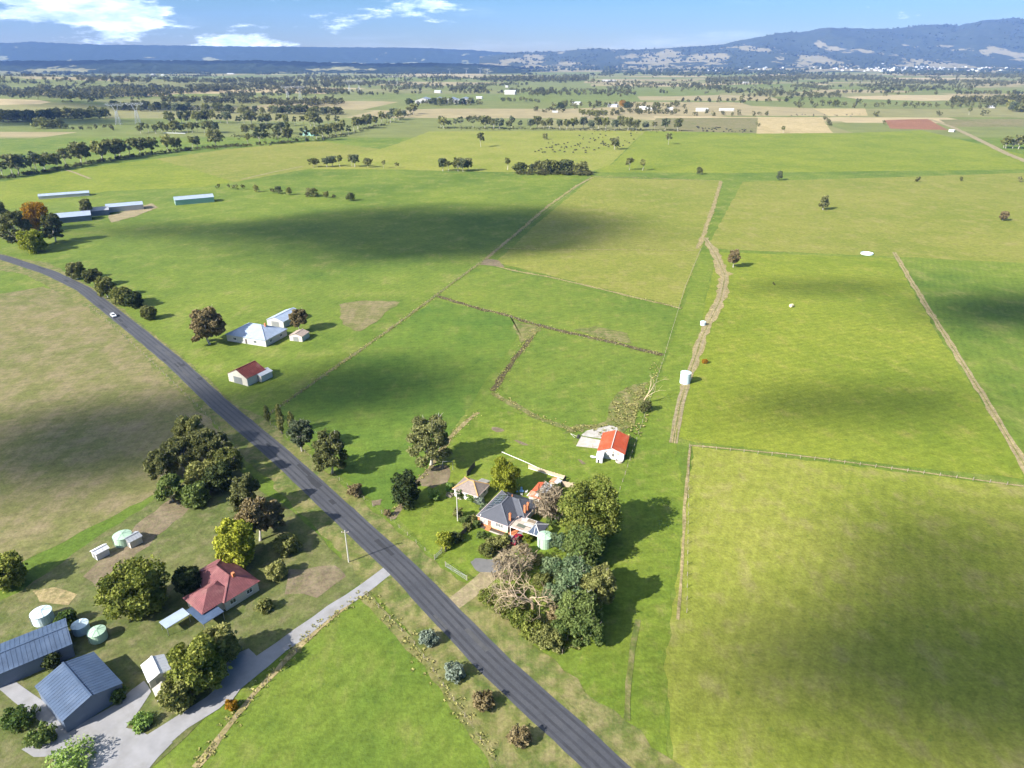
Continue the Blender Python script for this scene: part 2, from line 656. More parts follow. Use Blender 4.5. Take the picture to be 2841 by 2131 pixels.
def hill_range(name, sky_pts, y0, yc, y1, mat, ncol, nrow, seed, apron, spur, rough):
    xs = np.array([p[0] for p in sky_pts], float)
    ys = np.array([p[1] for p in sky_pts], float)
    X = np.linspace(xs[0], xs[-1], ncol)
    Y = np.interp(X, xs, ys)
    v = (CY - Y) / F
    zc = H + yc * (v * PC - PS) / (PC + v * PS)          # crest heights that stand on the surveyed skyline
    zc = np.maximum(zc, 5)
    t = np.linspace(0, 1, nrow)
    depth = y0 + (y1 - y0) * t
    tc_ = (yc - y0) / (y1 - y0)
    s1 = np.clip(t / tc_, 0, 1)
    s2 = np.clip((t / tc_ - 0.25) / 0.75, 0, 1)
    s2 = s2 * s2 * (3 - 2 * s2)
    prof = apron * s1 + (1 - apron) * s2
    back = np.clip((t - tc_) / (1 - tc_), 0, 1)
    prof = prof * (1 - 0.6 * back)
    u = (X - CX) / F
    PX = (u[None, :] * depth[:, None] * PC)
    PY = np.repeat(depth[:, None], ncol, 1)
    n = fbm(PX / 1300, PY / 900, seed, 5)
    n2 = fbm(PX / 260, PY / 260, seed + 9, 4)
    Z = zc[None, :] * prof[:, None]
    slope = (s1 * (1 - s1) * 4)[:, None]
    Z = Z * (1 + spur * (n - 0.55) * slope * 1.6) + (n2 - 0.5) * 26 * slope
    canopy = (fbm(PX / 60, PY / 60, seed + 4, 2) - 0.5) * rough * np.clip(s1 * 3, 0, 1)[:, None]
    Z = Z + canopy
    Z[0, :] = -0.5
    V = np.stack([PX, PY, Z], -1).reshape(-1, 3)
    i0 = np.arange((nrow - 1) * ncol).reshape(nrow - 1, ncol)[:, :-1].ravel()
    Fq = np.stack([i0, i0 + 1, i0 + ncol + 1, i0 + ncol], -1)
    struct(link(name, raw_mesh(name, V, Fq, mat, smooth=True)))
    return lambda px, t_: (float(np.interp(px, X, range(ncol))), t_, PX, PY, Z)


RIDGE = [(-500, 124), (-200, 120), (0, 118), (50, 119), (95, 115.5), (160, 119), (300, 124), (480, 126), (640, 128), (800, 130), (950, 132),
         (1080, 132), (1180, 134), (1300, 139), (1380, 145), (1440, 148), (1560, 152), (1750, 156)]
hill_range('hills', RIDGE, 11300, 13800, 15800, 'ridge_bush', 420, 70, 11, 0.10, 0.5, 26)
hill_material('foot_bush', (0.010, 0.017, 0.010), (0.035, 0.046, 0.024), (0.15, 0.16, 0.07), (0.24, 0.22, 0.12), 0.66, 0.675, 100)
FOOT = [(-700, 170), (0, 169), (150, 171), (300, 168), (520, 170), (700, 169), (860, 174), (1000, 178), (1180, 176), (1330, 180), (1430, 188), (1470, 196)]
hill_range('hills', FOOT, 5700, 7300, 8800, 'foot_bush', 620, 90, 31, 0.45, 0.6, 34)
RANGE = [(1330, 158), (1440, 149), (1560, 144.5), (1600, 139), (1640, 137.5), (1690, 140), (1780, 137), (1850, 134), (1930, 129), (2000, 124),
         (2060, 110), (2150, 96), (2210, 92), (2290, 77), (2350, 78), (2450, 80), (2550, 71), (2590, 69), (2640, 72), (2700, 57), (2780, 49.5),
         (2841, 53), (3000, 50), (3300, 60), (3800, 80)]
HILL_AT = hill_range('hills', RANGE, 6300, 11800, 15200, 'hill_bush', 520, 110, 23, 0.14, 0.75, 22)


def on_hill(px, t_):
    c, t2, PX, PY, Z = HILL_AT(px, t_)
    r = t_ * (PX.shape[0] - 1)
    i, j = int(round(r)), int(round(c))
    return Vector((PX[i, j], PY[i, j], Z[i, j]))


# ------------------------------------------------------------------ sheets that lie on the ground, each a little above the last
LAID = {}


def lay(lvl):
    LAID[lvl] = LAID.get(lvl, 0) + 1
    return 0.004 + 0.022 * lvl + 0.0012 * LAID[lvl]


def sheet(name, px_pts, mat, lvl=1, jitter=0.5, smooth_n=0):
    pts = [at(*p).to_2d() for p in px_pts]
    rng = random.Random(len(px_pts) * 7919 + int(px_pts[0][0]))
    outp = []
    for k in range(len(pts)):
        a, b = pts[k], pts[(k + 1) % len(pts)]
        n = max(2, min(40, int((b - a).length / 3)))
        nrm = Vector((-(b - a).y, (b - a).x)).normalized()
        for j in range(n):
            p = a.lerp(b, j / n)
            o = (rng.random() - 0.5) * 2 * jitter + (fbm(p.x / 9, p.y / 9, 3, 2) - 0.5) * 3 * jitter if j else 0
            outp.append(p + nrm * float(o))
    z = lay(lvl)
    return struct(MB().poly([(p.x, p.y, z) for p in outp]).build(name, mat))


def ribbon(name, px_pts, width, mat, lvl=2, wob=0.25, world_pts=None, step=4.0, kind='structure', seed=1):
    pts = world_pts or [at(*p).to_2d() for p in px_pts]
    dense = []
    for a, b in zip(pts[:-1], pts[1:]):
        n = max(1, int((b - a).length / step))
        dense += [a.lerp(b, j / n) for j in range(n)]
    dense.append(pts[-1])
    for _ in range(3):       # ease the bends
        dense = [dense[0]] + [(dense[i - 1] + dense[i] * 2 + dense[i + 1]) / 4 for i in range(1, len(dense) - 1)] + [dense[-1]]
    L, Rr = [], []
    z = lay(lvl)
    for i, p in enumerate(dense):
        d = (dense[min(i + 1, len(dense) - 1)] - dense[max(i - 1, 0)]).normalized()
        n = Vector((-d.y, d.x))
        w = width / 2 if not callable(width) else width(i / max(1, len(dense) - 1)) / 2
        a = 1 + wob * (float(fbm(p.x / 5, p.y / 5, seed, 3)) - 0.5) * 2
        b = 1 + wob * (float(fbm(p.x / 5, p.y / 5, seed + 5, 3)) - 0.5) * 2
        L.append((p.x + n.x * w * a, p.y + n.y * w * a, z))
        Rr.append((p.x - n.x * w * b, p.y - n.y * w * b, z))
    mb = MB()
    for i in range(len(L) - 1):
        mb.poly([L[i], Rr[i], Rr[i + 1], L[i + 1]])
    o = struct(mb.build(name, mat), kind)
    return o, dense


# paddocks (each is its own colour of grass)
sheet('paddock', [(-900, 850), (0, 815), (120, 795), (235, 830), (330, 915), (470, 1050), (590, 1165), (640, 1240), (500, 1330), (300, 1440), (60, 1560), (-700, 1700)], 'pasture_tan', 1)
sheet('paddock', [(-300, 515), (0, 505), (210, 470), (430, 441), (560, 477), (650, 505), (560, 520), (300, 530), (-300, 640)], 'pasture_lush', 1)
sheet('paddock', [(430, 441), (640, 413), (880, 392), (1090, 418), (860, 468), (650, 505), (560, 477)], 'pasture_yellow', 1)
sheet('paddock', [(1100, 400), (1190, 365), (1790, 362), (1690, 460), (1620, 482), (1300, 476), (1080, 470), (860, 470)], 'pasture_olive', 1)
sheet('paddock', [(1790, 364), (2330, 370), (2560, 362), (2841, 430), (2841, 470), (2020, 480), (1640, 478), (1700, 455)], 'pasture_lush', 1)
sheet('paddock', [(1375, 728), (1500, 612), (1645, 492), (2002, 502), (1945, 690), (1884, 852)], 'pasture_yellow', 1)
sheet('paddock', [(1215, 812), (1352, 738), (1880, 862), (1835, 980), (1560, 925), (1420, 885)], 'pasture_mid', 1)
sheet('paddock', [(1375, 1065), (1400, 1010), (1470, 935), (1510, 918), (1830, 990), (1795, 1130), (1690, 1172), (1560, 1180), (1440, 1130)], 'pasture_mid', 2)
sheet('paddock', [(745, 1148), (1210, 832), (1420, 880), (1440, 925), (1290, 1150), (1195, 1290), (1080, 1420), (1040, 1395)], 'pasture_deep', 1)
sheet('paddock', [(2060, 505), (2841, 480), (3300, 560), (3300, 740), (2841, 730), (2480, 712), (1960, 690)], 'pasture_yellow', 1)
sheet('paddock', [(1990, 700), (2480, 716), (2620, 960), (2841, 1290), (2841, 1330), (1930, 1228), (1870, 1210)], 'pasture_lush', 1)
sheet('paddock', [(1920, 1238), (2841, 1352), (3600, 1460), (3600, 2500), (1900, 2500), (1840, 1850), (1905, 1400)], 'pasture_olive', 1)
sheet('paddock', [(1010, 1650), (1100, 1720), (1380, 2131), (1480, 2400), (400, 2400), (560, 2110), (720, 1900)], 'pasture', 1)
sheet('paddock', [(150, 640), (620, 560), (1500, 515), (1610, 492), (1200, 800), (960, 840), (640, 830), (420, 860), (300, 760)], 'pasture', 1)
sheet('paddock', [(1945, 700), (1985, 705), (1868, 1215), (1905, 1400), (1840, 1850), (1900, 2500), (1760, 2500), (1600, 1860), (1690, 1480), (1770, 1200), (1850, 990)], 'lawn', 1)
sheet('paddock', [(2105, 327), (2278, 325), (2310, 369), (2098, 371)], 'stubble', 2)
sheet('paddock', [(1820, 328), (2103, 327), (2098, 370), (1870, 364), (1800, 352)], 'pasture_tan', 2)
sheet('paddock', [(2255, 301), (2400, 301), (2408, 321), (2300, 322)], 'stubble', 2)
sheet('paddock', [(2455, 333), (2575, 330), (2600, 345), (2632, 361), (2470, 357)], 'tilled_soil', 2)
sheet('paddock', [(2605, 332), (2841, 330), (2900, 352), (2640, 352)], 'pasture_tan', 2)
sheet('lawn', [(1090, 1420), (1195, 1300), (1290, 1160), (1370, 1120), (1560, 1195), (1640, 1215), (1760, 1200), (1720, 1390), (1660, 1560), (1560, 1770), (1290, 1610), (1200, 1540)], 'lawn', 2)
sheet('verge', [(-60, 700), (140, 730), (330, 850), (620, 1110), (735, 1165), (1010, 1390), (1270, 1610), (1540, 1830), (1900, 2131), (1900, 2500), (1500, 2500), (1380, 2131), (1080, 1690), (1000, 1620), (880, 1470),
                (700, 1290), (500, 1090), (330, 920), (200, 830), (60, 760), (-60, 740)], 'verge', 2, 0.8)
sheet('yard', [(60, 1640), (300, 1470), (520, 1330), (640, 1290), (880, 1480), (1010, 1610), (760, 1800), (600, 1960), (420, 2131), (250, 2500), (-500, 2500), (-300, 1800)], 'yard_grass', 2)
# bare patches
sheet('bare_earth', [(1165, 1330), (1195, 1295), (1235, 1290), (1250, 1310), (1240, 1340), (1200, 1355), (1170, 1350)], 'bare_earth', 4, 0.4)
sheet('bare_earth', [(1365, 1185), (1385, 1187), (1400, 1196), (1378, 1200), (1364, 1193)], 'bare_earth', 4, 0.3)
sheet('bare_earth', [(1425, 1222), (1440, 1223), (1470, 1236), (1450, 1236)], 'bare_earth', 4, 0.2)
sheet('bare_earth', [(1602, 1274), (1612, 1276), (1626, 1288), (1616, 1290)], 'bare_earth', 4, 0.2)
sheet('bare_earth', [(1620, 1530), (1665, 1505), (1670, 1530), (1640, 1560)], 'bare_earth', 4, 0.3)
sheet('bare_earth', [(1030, 1390), (1060, 1385), (1055, 1402), (1036, 1405)], 'bare_earth', 4, 0.3)
sheet('bare_earth', [(940, 845), (1000, 835), (1110, 838), (1060, 880), (1000, 920), (950, 900)], 'pasture_tan', 3, 0.8)
sheet('bare_earth', [(90, 1640), (150, 1630), (215, 1650), (190, 1680), (110, 1670)], 'dry_strip', 4, 0.3)
sheet('bare_earth', [(800, 1580), (930, 1570), (960, 1600), (880, 1660), (790, 1650)], 'bare_earth', 4, 0.5)
sheet('bare_earth', [(230, 1600), (330, 1500), (450, 1400), (560, 1330), (600, 1360), (480, 1450), (360, 1560), (270, 1640)], 'bare_earth', 3, 0.6)

# ------------------------------------------------------------------ road, driveways, tracks
m, nt, b = nmat('asphalt')
pos = position(nt)
n1, n2 = tex_noise(nt, pos, 0.12, 5, 0.6), tex_noise(nt, pos, 3.0, 4, 0.6)
c = mixc(nt, mrange(nt, n1, 0.3, 0.7), (0.040, 0.042, 0.050), (0.062, 0.063, 0.070))
nt.links.new(mixc(nt, 1.0, c, grey(nt, mrange(nt, n2, 0.2, 0.8, 0.8, 1.2)), 'MULTIPLY'), b.inputs['Base Color'])
b.inputs['Roughness'].default_value = 0.8
plain('worn_tar', (0.036, 0.037, 0.043), 0.75, 0.3, 0.5)

ROAD = [(2050, 2500), (1631, 2080), (1361, 1836), (1130, 1592), (950, 1425), (770, 1258), (603, 1117), (488, 1008), (385, 924), (321, 873),
        (231, 802), (141, 758), (0, 712), (-150, 690), (-500, 660)]
ribbon('road_shoulder', ROAD, 8.6, 'verge', 4, 0.22, seed=4)
road, road_line = ribbon('road', ROAD, 6.6, 'asphalt', 5, 0.07, step=2.5)


def offset_line(line, d):
    o = []
    for i, p in enumerate(line):
        t = (line[min(i + 1, len(line) - 1)] - line[max(i - 1, 0)]).normalized()
        o.append(p + Vector((-t.y, t.x)) * d)
    return o


for d in (-2.35, -0.85, 0.85, 2.35):
    ribbon('wheel_track', None, 0.55, 'worn_tar', 6, 0.6, world_pts=offset_line(road_line, d), step=6, seed=int(9 + d * 3))
plain('tar_patch', (0.026, 0.027, 0.031), 0.8, 0.3, 0.6)
plain('tar_pale', (0.066, 0.066, 0.068), 0.85, 0.3, 0.6)
rp = random.Random(12)
for k in range(26):
    i = rp.randrange(4, len(road_line) - 60)
    n = rp.choice((1, 2, 3))
    seg = offset_line(road_line, rp.uniform(-2.4, 2.4))[i:i + n + 1]
    ribbon('road_patch', None, rp.uniform(0.5, 1.7), rp.choice(('tar_patch', 'tar_pale', 'tar_patch')), 6, 0.5, world_pts=seg, step=1.0, seed=k)
ribbon('driveway', [(1105, 1562), (1065, 1590), (1010, 1630), (930, 1690), (830, 1760), (730, 1830), (660, 1890), (600, 1945), (500, 2020), (400, 2060), (330, 2110), (260, 2250)],
       lambda t: 3.4 + 3.0 * max(0, (t - 0.55) * 2), 'gravel', 4, 0.45, seed=3)
sheet('driveway', [(630, 1840), (690, 1800), (720, 1830), (700, 1870), (640, 1950), (610, 1940), (620, 1880)], 'gravel', 5, 0.5)
sheet('driveway', [(200, 2020), (330, 1950), (400, 1890), (420, 1920), (350, 2020), (430, 2050), (480, 2060), (400, 2150), (330, 2400), (200, 2400), (150, 2100), (60, 2080)], 'gravel', 5, 0.5)
ribbon('track', [(-200, 1780), (0, 1880), (90, 1960), (190, 2030)], 2.6, 'gravel', 4, 0.3, seed=8)
ribbon('driveway', [(1215, 1716), (1245, 1690), (1290, 1650), (1330, 1620), (1365, 1590), (1400, 1560), (1420, 1520), (1425, 1490), (1448, 1462)],
       lambda t: 3.9, 'dirt_track', 4, 0.35, seed=13)
sheet('parking_pad', [(1305, 1560), (1318, 1550), (1345, 1552), (1385, 1558), (1395, 1575), (1370, 1590), (1330, 1588), (1316, 1578)], 'asphalt_pad', 5, 0.25)
sheet('carport_floor', [(1408, 1490), (1440, 1462), (1475, 1470), (1440, 1505)], 'gravel', 6, 0.1)
ribbon('track_margin', [(1955, 660), (1985, 705), (2012, 765), (2000, 830), (1975, 880), (1950, 930), (1930, 990), (1905, 1060), (1885, 1130), (1868, 1230)],
       lambda t: (3.8 + 2.6 * math.exp(-((t - 0.25) / 0.2) ** 2)) * min(1, 0.25 + (1 - t) * 3), 'dry_strip', 4, 0.9, seed=21)
TRACKS = [[(1955, 660), (1985, 705), (2012, 765), (2000, 830), (1975, 880), (1950, 930), (1930, 990), (1905, 1060), (1885, 1130), (1868, 1230)],
          [(2480, 700), (2540, 800), (2640, 960), (2740, 1120), (2841, 1290), (2960, 1500)]]
ribbon('track_margin', TRACKS[1], 2.4, 'dry_strip', 4, 0.9, seed=22)
for k, tp in enumerate(TRACKS):
    o, ln = ribbon('track_crown', tp, 0.35, 'verge', 5, 1.2, step=2.5, seed=60 + k)
    for d in (-0.85, 0.85):
        ribbon('wheel_rut', None, 0.42 if k else 0.7, 'dirt_track', 5, 0.9, world_pts=offset_line(ln, d if k else d * 1.2), step=2.5, seed=70 + k)
ribbon('track', [(1915, 1236), (1900, 1400), (1893, 1560), (1880, 1720)], 0.7, 'dry_strip', 4, 0.9, seed=23)
ribbon('track', [(1915, 1236), (2200, 1262), (2500, 1303), (2841, 1350)], 0.7, 'dry_strip', 4, 0.9, seed=24)
ribbon('track', [(1770, 1720), (1745, 1850), (1740, 2000)], 1.2, 'verge', 4, 0.5, seed=25)
ribbon('track', [(2580, 331), (2640, 352), (2700, 380), (2790, 425), (2900, 470)], 9, 'dirt_track', 4, 0.3, seed=26)
ribbon('track', [(670, 498), (760, 477), (840, 462)], 2.6, 'dirt_track', 4, 0.3, seed=27)
ribbon('track', [(180, 470), (215, 482), (250, 496)], 3.0, 'dirt_track', 4, 0.3, seed=28)
# uncropped strips along the paddock fences
STRIPS = [
    ([(1365, 735), (1420, 750), (1530, 770), (1650, 798), (1780, 830), (1890, 856)], 1.5, 'dry_strip'),
    ([(1215, 822), (1290, 845), (1350, 862), (1400, 873), (1500, 905), (1560, 920), (1680, 945), (1760, 965), (1840, 985)], 2.6, 'drain_mud'),
    ([(1500, 900), (1470, 940), (1425, 1000), (1395, 1040), (1365, 1085)], 2.2, 'drain_mud'),
    ([(1330, 1145), (1300, 1165), (1262, 1200), (1225, 1250), (1190, 1300)], 1.5, 'dry_strip'),
    ([(1365, 1090), (1420, 1120), (1480, 1155), (1540, 1180), (1620, 1195)], 2.4, 'verge'),
    ([(745, 1150), (860, 1068), (980, 985), (1100, 900), (1180, 842), (1215, 815), (1290, 760), (1350, 718)], 1.6, 'verge'),
    ([(1350, 718), (1430, 650), (1520, 572), (1600, 515), (1645, 492)], 2.2, 'dry_strip'),
    ([(1645, 490), (1800, 494), (2000, 502)], 1.6, 'dry_strip'),
    ([(2000, 502), (1990, 540), (1970, 600), (1950, 655), (1935, 690)], 3.0, 'dry_strip'),
    ([(1400, 690), (1560, 692), (1700, 693), (1935, 695)], 0.8, 'dry_strip'),
    ([(1085, 1440), (1110, 1405), (1150, 1350), (1190, 1302)], 1.8, 'bare_earth'),
    ([(1010, 1650), (1100, 1740), (1250, 1930), (1380, 2131)], 2.0, 'verge'),
    ([(1010, 1640), (860, 1760), (700, 1930), (540, 2131)], 1.6, 'dry_strip'),
]
for k, (pts, w, mt) in enumerate(STRIPS):
    ribbon('field_margin', pts, w, mt, 3, 0.9, step=2.0, seed=40 + k)
sheet('field_margin', [(1415, 880), (1440, 895), (1490, 905), (1500, 915), (1470, 940), (1445, 955), (1432, 925)], 'verge', 4, 0.6)
sheet('field_margin', [(1590, 915), (1650, 905), (1740, 925), (1755, 955), (1690, 945)], 'verge', 4, 0.6)
sheet('field_margin', [(1700, 1110), (1740, 1075), (1800, 1060), (1760, 1180), (1700, 1230), (1640, 1190), (1560, 1205), (1600, 1178), (1680, 1170)], 'verge', 4, 0.8)
sheet('field_margin', [(1350, 718), (1380, 722), (1400, 742), (1365, 738), (1330, 735)], 'bare_earth', 4, 0.3)

# ================================================================== TREES
leaf('leaf_gum', (0.082, 0.091, 0.034), (0.228, 0.228, 0.091), 0.22, 0.5)
leaf('leaf_gum_grey', (0.064, 0.083, 0.045), (0.179, 0.198, 0.109), 0.22, 0.5)
leaf('leaf_dense', (0.091, 0.118, 0.025), (0.308, 0.316, 0.076), 0.25, 0.45)
leaf('leaf_green', (0.060, 0.098, 0.028), (0.185, 0.225, 0.072), 0.28, 0.45)
leaf('leaf_blue_green', (0.078, 0.121, 0.059), (0.233, 0.284, 0.147), 0.25, 0.45)
leaf('leaf_dark', (0.026, 0.043, 0.017), (0.113, 0.126, 0.048), 0.12, 0.8)
leaf('leaf_willow', (0.150, 0.180, 0.027), (0.405, 0.405, 0.060), 0.35, 0.4)
leaf('leaf_bright', (0.105, 0.188, 0.042), (0.315, 0.405, 0.120), 0.32, 0.7)
leaf('leaf_silver', (0.130, 0.160, 0.120), (0.260, 0.300, 0.240), 0.2, 0.8)
leaf('leaf_autumn', (0.260, 0.130, 0.015), (0.420, 0.240, 0.030), 0.3, 0.5)
leaf('leaf_brown', (0.138, 0.107, 0.052), (0.301, 0.241, 0.129), 0.15, 0.6)
leaf('leaf_olive', (0.103, 0.117, 0.034), (0.293, 0.284, 0.103), 0.25, 0.5)
leaf('leaf_tussock', (0.160, 0.170, 0.045), (0.420, 0.370, 0.150), 0.3, 0.25)
leaf('leaf_far', (0.025, 0.035, 0.018), (0.077, 0.085, 0.043), 0.1, 0.02)
leaf('leaf_wood', (0.038, 0.044, 0.018), (0.140, 0.134, 0.058), 0.15, 0.012)
plain('bark_pale', (0.42, 0.39, 0.34), 0.85, 0.3, 1.2, dirt=(0.16, 0.12, 0.09), dirt_amt=0.7)
plain('bark_dark', (0.085, 0.065, 0.048), 0.9, 0.35, 2.0)
plain('bark_dead', (0.40, 0.30, 0.19), 0.85, 0.3, 1.0, dirt=(0.24, 0.22, 0.20), dirt_amt=0.6)
plain('bark_twig', (0.210, 0.165, 0.105), 0.9, 0.35, 0.8)


def leaves(clumps, n, size, rng, droop=0.0, aspect=1.5, shell=0.55, out_bias=0.7):
    """leaf sprays: small faces spread through each clump's volume, denser to its skin. clumps: (x,y,z,rx,ry,rz)"""
    vs = []
    vol = np.array([(c[3] * c[4] * c[5]) ** (2 / 3) for c in clumps])
    cnt = np.maximum(8, (n * vol / vol.sum()).astype(int))
    for (x, y, z, rx, ry, rz), k in zip(clumps, cnt):
        d = rng.normal(size=(k, 3))
        d /= np.linalg.norm(d, axis=1)[:, None]
        r = shell + (1 - shell) * rng.random(k) ** 0.6
        lump = 1 + 0.22 * (rng.random(k) - 0.5) + 0.45 * (rng.random(k) < 0.10) * rng.random(k)
        p = d * (r * lump)[:, None] * np.array([rx, ry, rz]) + np.array([x, y, z])
        nrm = d * out_bias + rng.normal(size=(k, 3)) * 0.75
        nrm[:, 2] += 0.25
        nrm /= np.linalg.norm(nrm, axis=1)[:, None]
        a = np.cross(nrm, rng.normal(size=(k, 3)))
        a /= np.linalg.norm(a, axis=1)[:, None] + 1e-9
        if droop:
            a = a * (1 - droop) + np.array([0, 0, -1.0]) * droop
            a /= np.linalg.norm(a, axis=1)[:, None]
        b = np.cross(nrm, a)
        b /= np.linalg.norm(b, axis=1)[:, None] + 1e-9
        s = size * np.clip(np.exp(rng.normal(size=k) * 0.45), 0.4, 2.2)
        a = a * (s * aspect / 2)[:, None]
        b = b * (s / 2)[:, None]
        bend = nrm * (s * 0.18)[:, None]
        vs.append(np.stack([p - a - b * 0.55 - bend, p - a * 0.2 + b, p + a + b * 0.3 - bend, p + a * 0.3 - b], 1))
    V = np.concatenate(vs).reshape(-1, 3)
    return V, np.arange(len(V)).reshape(-1, 4)


def limbs(mb, clumps, fork, r0, rng, sides=6, lean=(0, 0), reach=0.85):
    base = Vector((0, 0, -0.15))
    top = Vector((lean[0], lean[1], fork))
    mb.tube([base, Vector((lean[0] * 0.3, lean[1] * 0.3, fork * 0.25)), Vector((lean[0] * 0.6, lean[1] * 0.6, fork * 0.6)), top], [r0 * 1.35, r0, r0 * 0.85, r0 * 0.75], sides + 2)
    for c in clumps:
        e = Vector(c[:3])
        e = top.lerp(e, reach)
        mid = top.lerp(e, 0.45) + Vector((rng.normal() * 0.05, rng.normal() * 0.05, 0.06)) * (e - top).length
        rr = r0 * (0.30 + 0.18 * rng.random())
        mb.tube([top - Vector((0, 0, fork * 0.12 * rng.random())), mid, e], [rr * 1.25, rr * 0.7, rr * 0.22], sides - 1, caps=False)
        for _ in range(2):
            q = e + Vector((rng.normal() * c[3] * 0.5, rng.normal() * c[4] * 0.5, abs(rng.normal()) * c[5] * 0.6))
            mb.tube([mid.lerp(e, 0.5 + 0.3 * rng.random()), q], [rr * 0.4, rr * 0.12], 4, caps=False)


def gum_clumps(h, w, n, rng, low=0.42, flat=0.62, open_=1.0):
    cl = []
    for i in range(n):
        t = (i + 0.5) / n
        a = i * 2.399 + rng.random() * 0.8
        zt = low + (0.90 - low) * (1 - t ** 1.3) + rng.normal() * 0.03
        span = math.sin(math.pi * min(1, max(0.12, (1.08 - zt) / (1.08 - low) * 0.62 + 0.05))) * w / 2 * 0.86
        rad = span * math.sqrt(0.15 + 0.85 * rng.random())
        r = w * (0.13 + 0.075 * rng.random()) * open_
        cl.append((math.cos(a) * rad, math.sin(a) * rad, h * zt, r, r * (0.8 + 0.4 * rng.random()), r * flat * (0.8 + 0.4 * rng.random())))
    return cl


def dense_clumps(h, w, n, rng, low=0.2, spread=1.0):
    cl = []
    for i in range(n):
        k = (i + 0.5) / n
        zt = low + (0.93 - low) * k
        a = i * 2.399 + rng.random() * 0.5
        s = math.sqrt(max(0.02, 1 - ((zt - (low + 0.36)) / 0.62) ** 2)) * w / 2
        r = w * (0.09 + 0.12 * rng.random()) * spread
        rad = max(0, s - r * 0.7) * (0.62 + 0.52 * rng.random())
        cl.append((math.cos(a) * rad, math.sin(a) * rad, h * (zt + rng.normal() * 0.035), r, r * (0.8 + 0.4 * rng.random()), r * (0.6 + 0.4 * rng.random())))
    cl += [(0, 0, h * (low + 0.25), w * 0.3, w * 0.3, h * 0.22), (0, 0, h * 0.72, w * 0.26, w * 0.26, h * 0.18)]
    return cl


def tree_meshes(kind, h, w, n_leaf, size, seed, leafmat=None):
    """returns (trunk mesh, crown mesh)"""
    rng = np.random.default_rng(seed)
    mb = MB()
    bark = 'bark_dark'
    if kind == 'gum':
        cl = gum_clumps(h, w, 30 if n_leaf > 1500 else 18, rng, 0.36, 0.66, 0.74 if n_leaf > 1500 else 0.9)
        limbs(mb, cl, h * 0.26, h * 0.024, rng, 6, (rng.normal() * 0.04 * h, rng.normal() * 0.04 * h), 1.12)
        V, Q = leaves(cl, n_leaf, size, rng, 0.35, 1.7)
        bark, lm = 'bark_pale', 'leaf_gum'
    elif kind == 'gum_low':
        cl = gum_clumps(h, w, 36 if n_leaf > 1500 else 20, rng, 0.20, 0.7, 0.70 if n_leaf > 1500 else 0.92)
        limbs(mb, cl[::2], h * 0.16, h * 0.026, rng, 6, (rng.normal() * 0.03 * h, rng.normal() * 0.03 * h), 1.12)
        V, Q = leaves(cl, n_leaf, size, rng, 0.3, 1.6)
        bark, lm = ('bark_pale' if n_leaf > 1500 else 'bark_dark'), 'leaf_gum'
    elif kind == 'thin_gum':
        cl = gum_clumps(h, w, 11, rng, 0.46, 0.55, 0.95)
        limbs(mb, cl, h * 0.38, h * 0.017, rng, 5, (rng.normal() * 0.05 * h, rng.normal() * 0.05 * h), 0.95)
        V, Q = leaves(cl, n_leaf, size, rng, 0.35, 1.7)
        bark, lm = 'bark_pale', 'leaf_gum_grey'
    elif kind == 'dense':
        cl = dense_clumps(h, w, 40, rng, 0.16)
        limbs(mb, cl[::3], h * 0.22, h * 0.03, rng)
        V, Q = leaves(cl, n_leaf, size, rng, 0.1)
        lm = 'leaf_dense'
    elif kind == 'willow':
        cl = dense_clumps(h, w, 20, rng, 0.16)
        limbs(mb, cl[::3], h * 0.22, h * 0.03, rng)
        V, Q = leaves(cl, n_leaf, size, rng, 0.75, 2.4)
        lm = 'leaf_willow'
    elif kind == 'cypress':
        cl = []
        for i in range(18):
            zt = 0.08 + 0.86 * (i + 0.5) / 18
            s = w / 2 * (1 - zt) ** 0.55 * 0.9
            a = i * 2.399
            r = w * 0.2 * (1.1 - 0.5 * zt)
            cl.append((math.cos(a) * max(0, s - r * .6), math.sin(a) * max(0, s - r * .6), h * zt, r, r, r * 1.3))
        mb.tube([(0, 0, -0.1), (0, 0, h * 0.5), (0, 0, h * 0.9)], [h * 0.03, h * 0.018, h * 0.005], 6)
        V, Q = leaves(cl, n_leaf, size, rng, 0.0)
        lm = 'leaf_dark'
    elif kind == 'poplar':
        cl = [(rng.normal() * w * 0.08, rng.normal() * w * 0.08, h * (0.12 + 0.84 * (i + 0.5) / 12), w * 0.42 * math.sin(math.pi * (0.12 + 0.8 * (i + .5) / 12)) + 0.1,
               w * 0.42 * math.sin(math.pi * (0.12 + 0.8 * (i + .5) / 12)) + 0.1, h * 0.07) for i in range(12)]
        mb.tube([(0, 0, -0.1), (0, 0, h * 0.5), (0, 0, h * 0.97)], [h * 0.018, h * 0.012, h * 0.003], 6)
        V, Q = leaves(cl, n_leaf, size, rng, 0.5, 1.8)
        lm = 'leaf_brown'
    else:   # shrub
        cl = dense_clumps(h, w, 11, rng, 0.12, 1.25)
        for c in cl[::2]:
            mb.tube([(0, 0, -0.05), Vector(c[:3]) * 0.5 + Vector((0, 0, 0.05 * h)), c[:3]], [0.035 * h, 0.02 * h, 0.006 * h], 4, caps=False)
        V, Q = leaves(cl, n_leaf, size, rng, 0.05)
        lm = 'leaf_green'
    V[:, 2] = np.maximum(V[:, 2], 0.05)
    return mb.mesh('trunk', bark), raw_mesh('crown', V, Q, leafmat or lm)


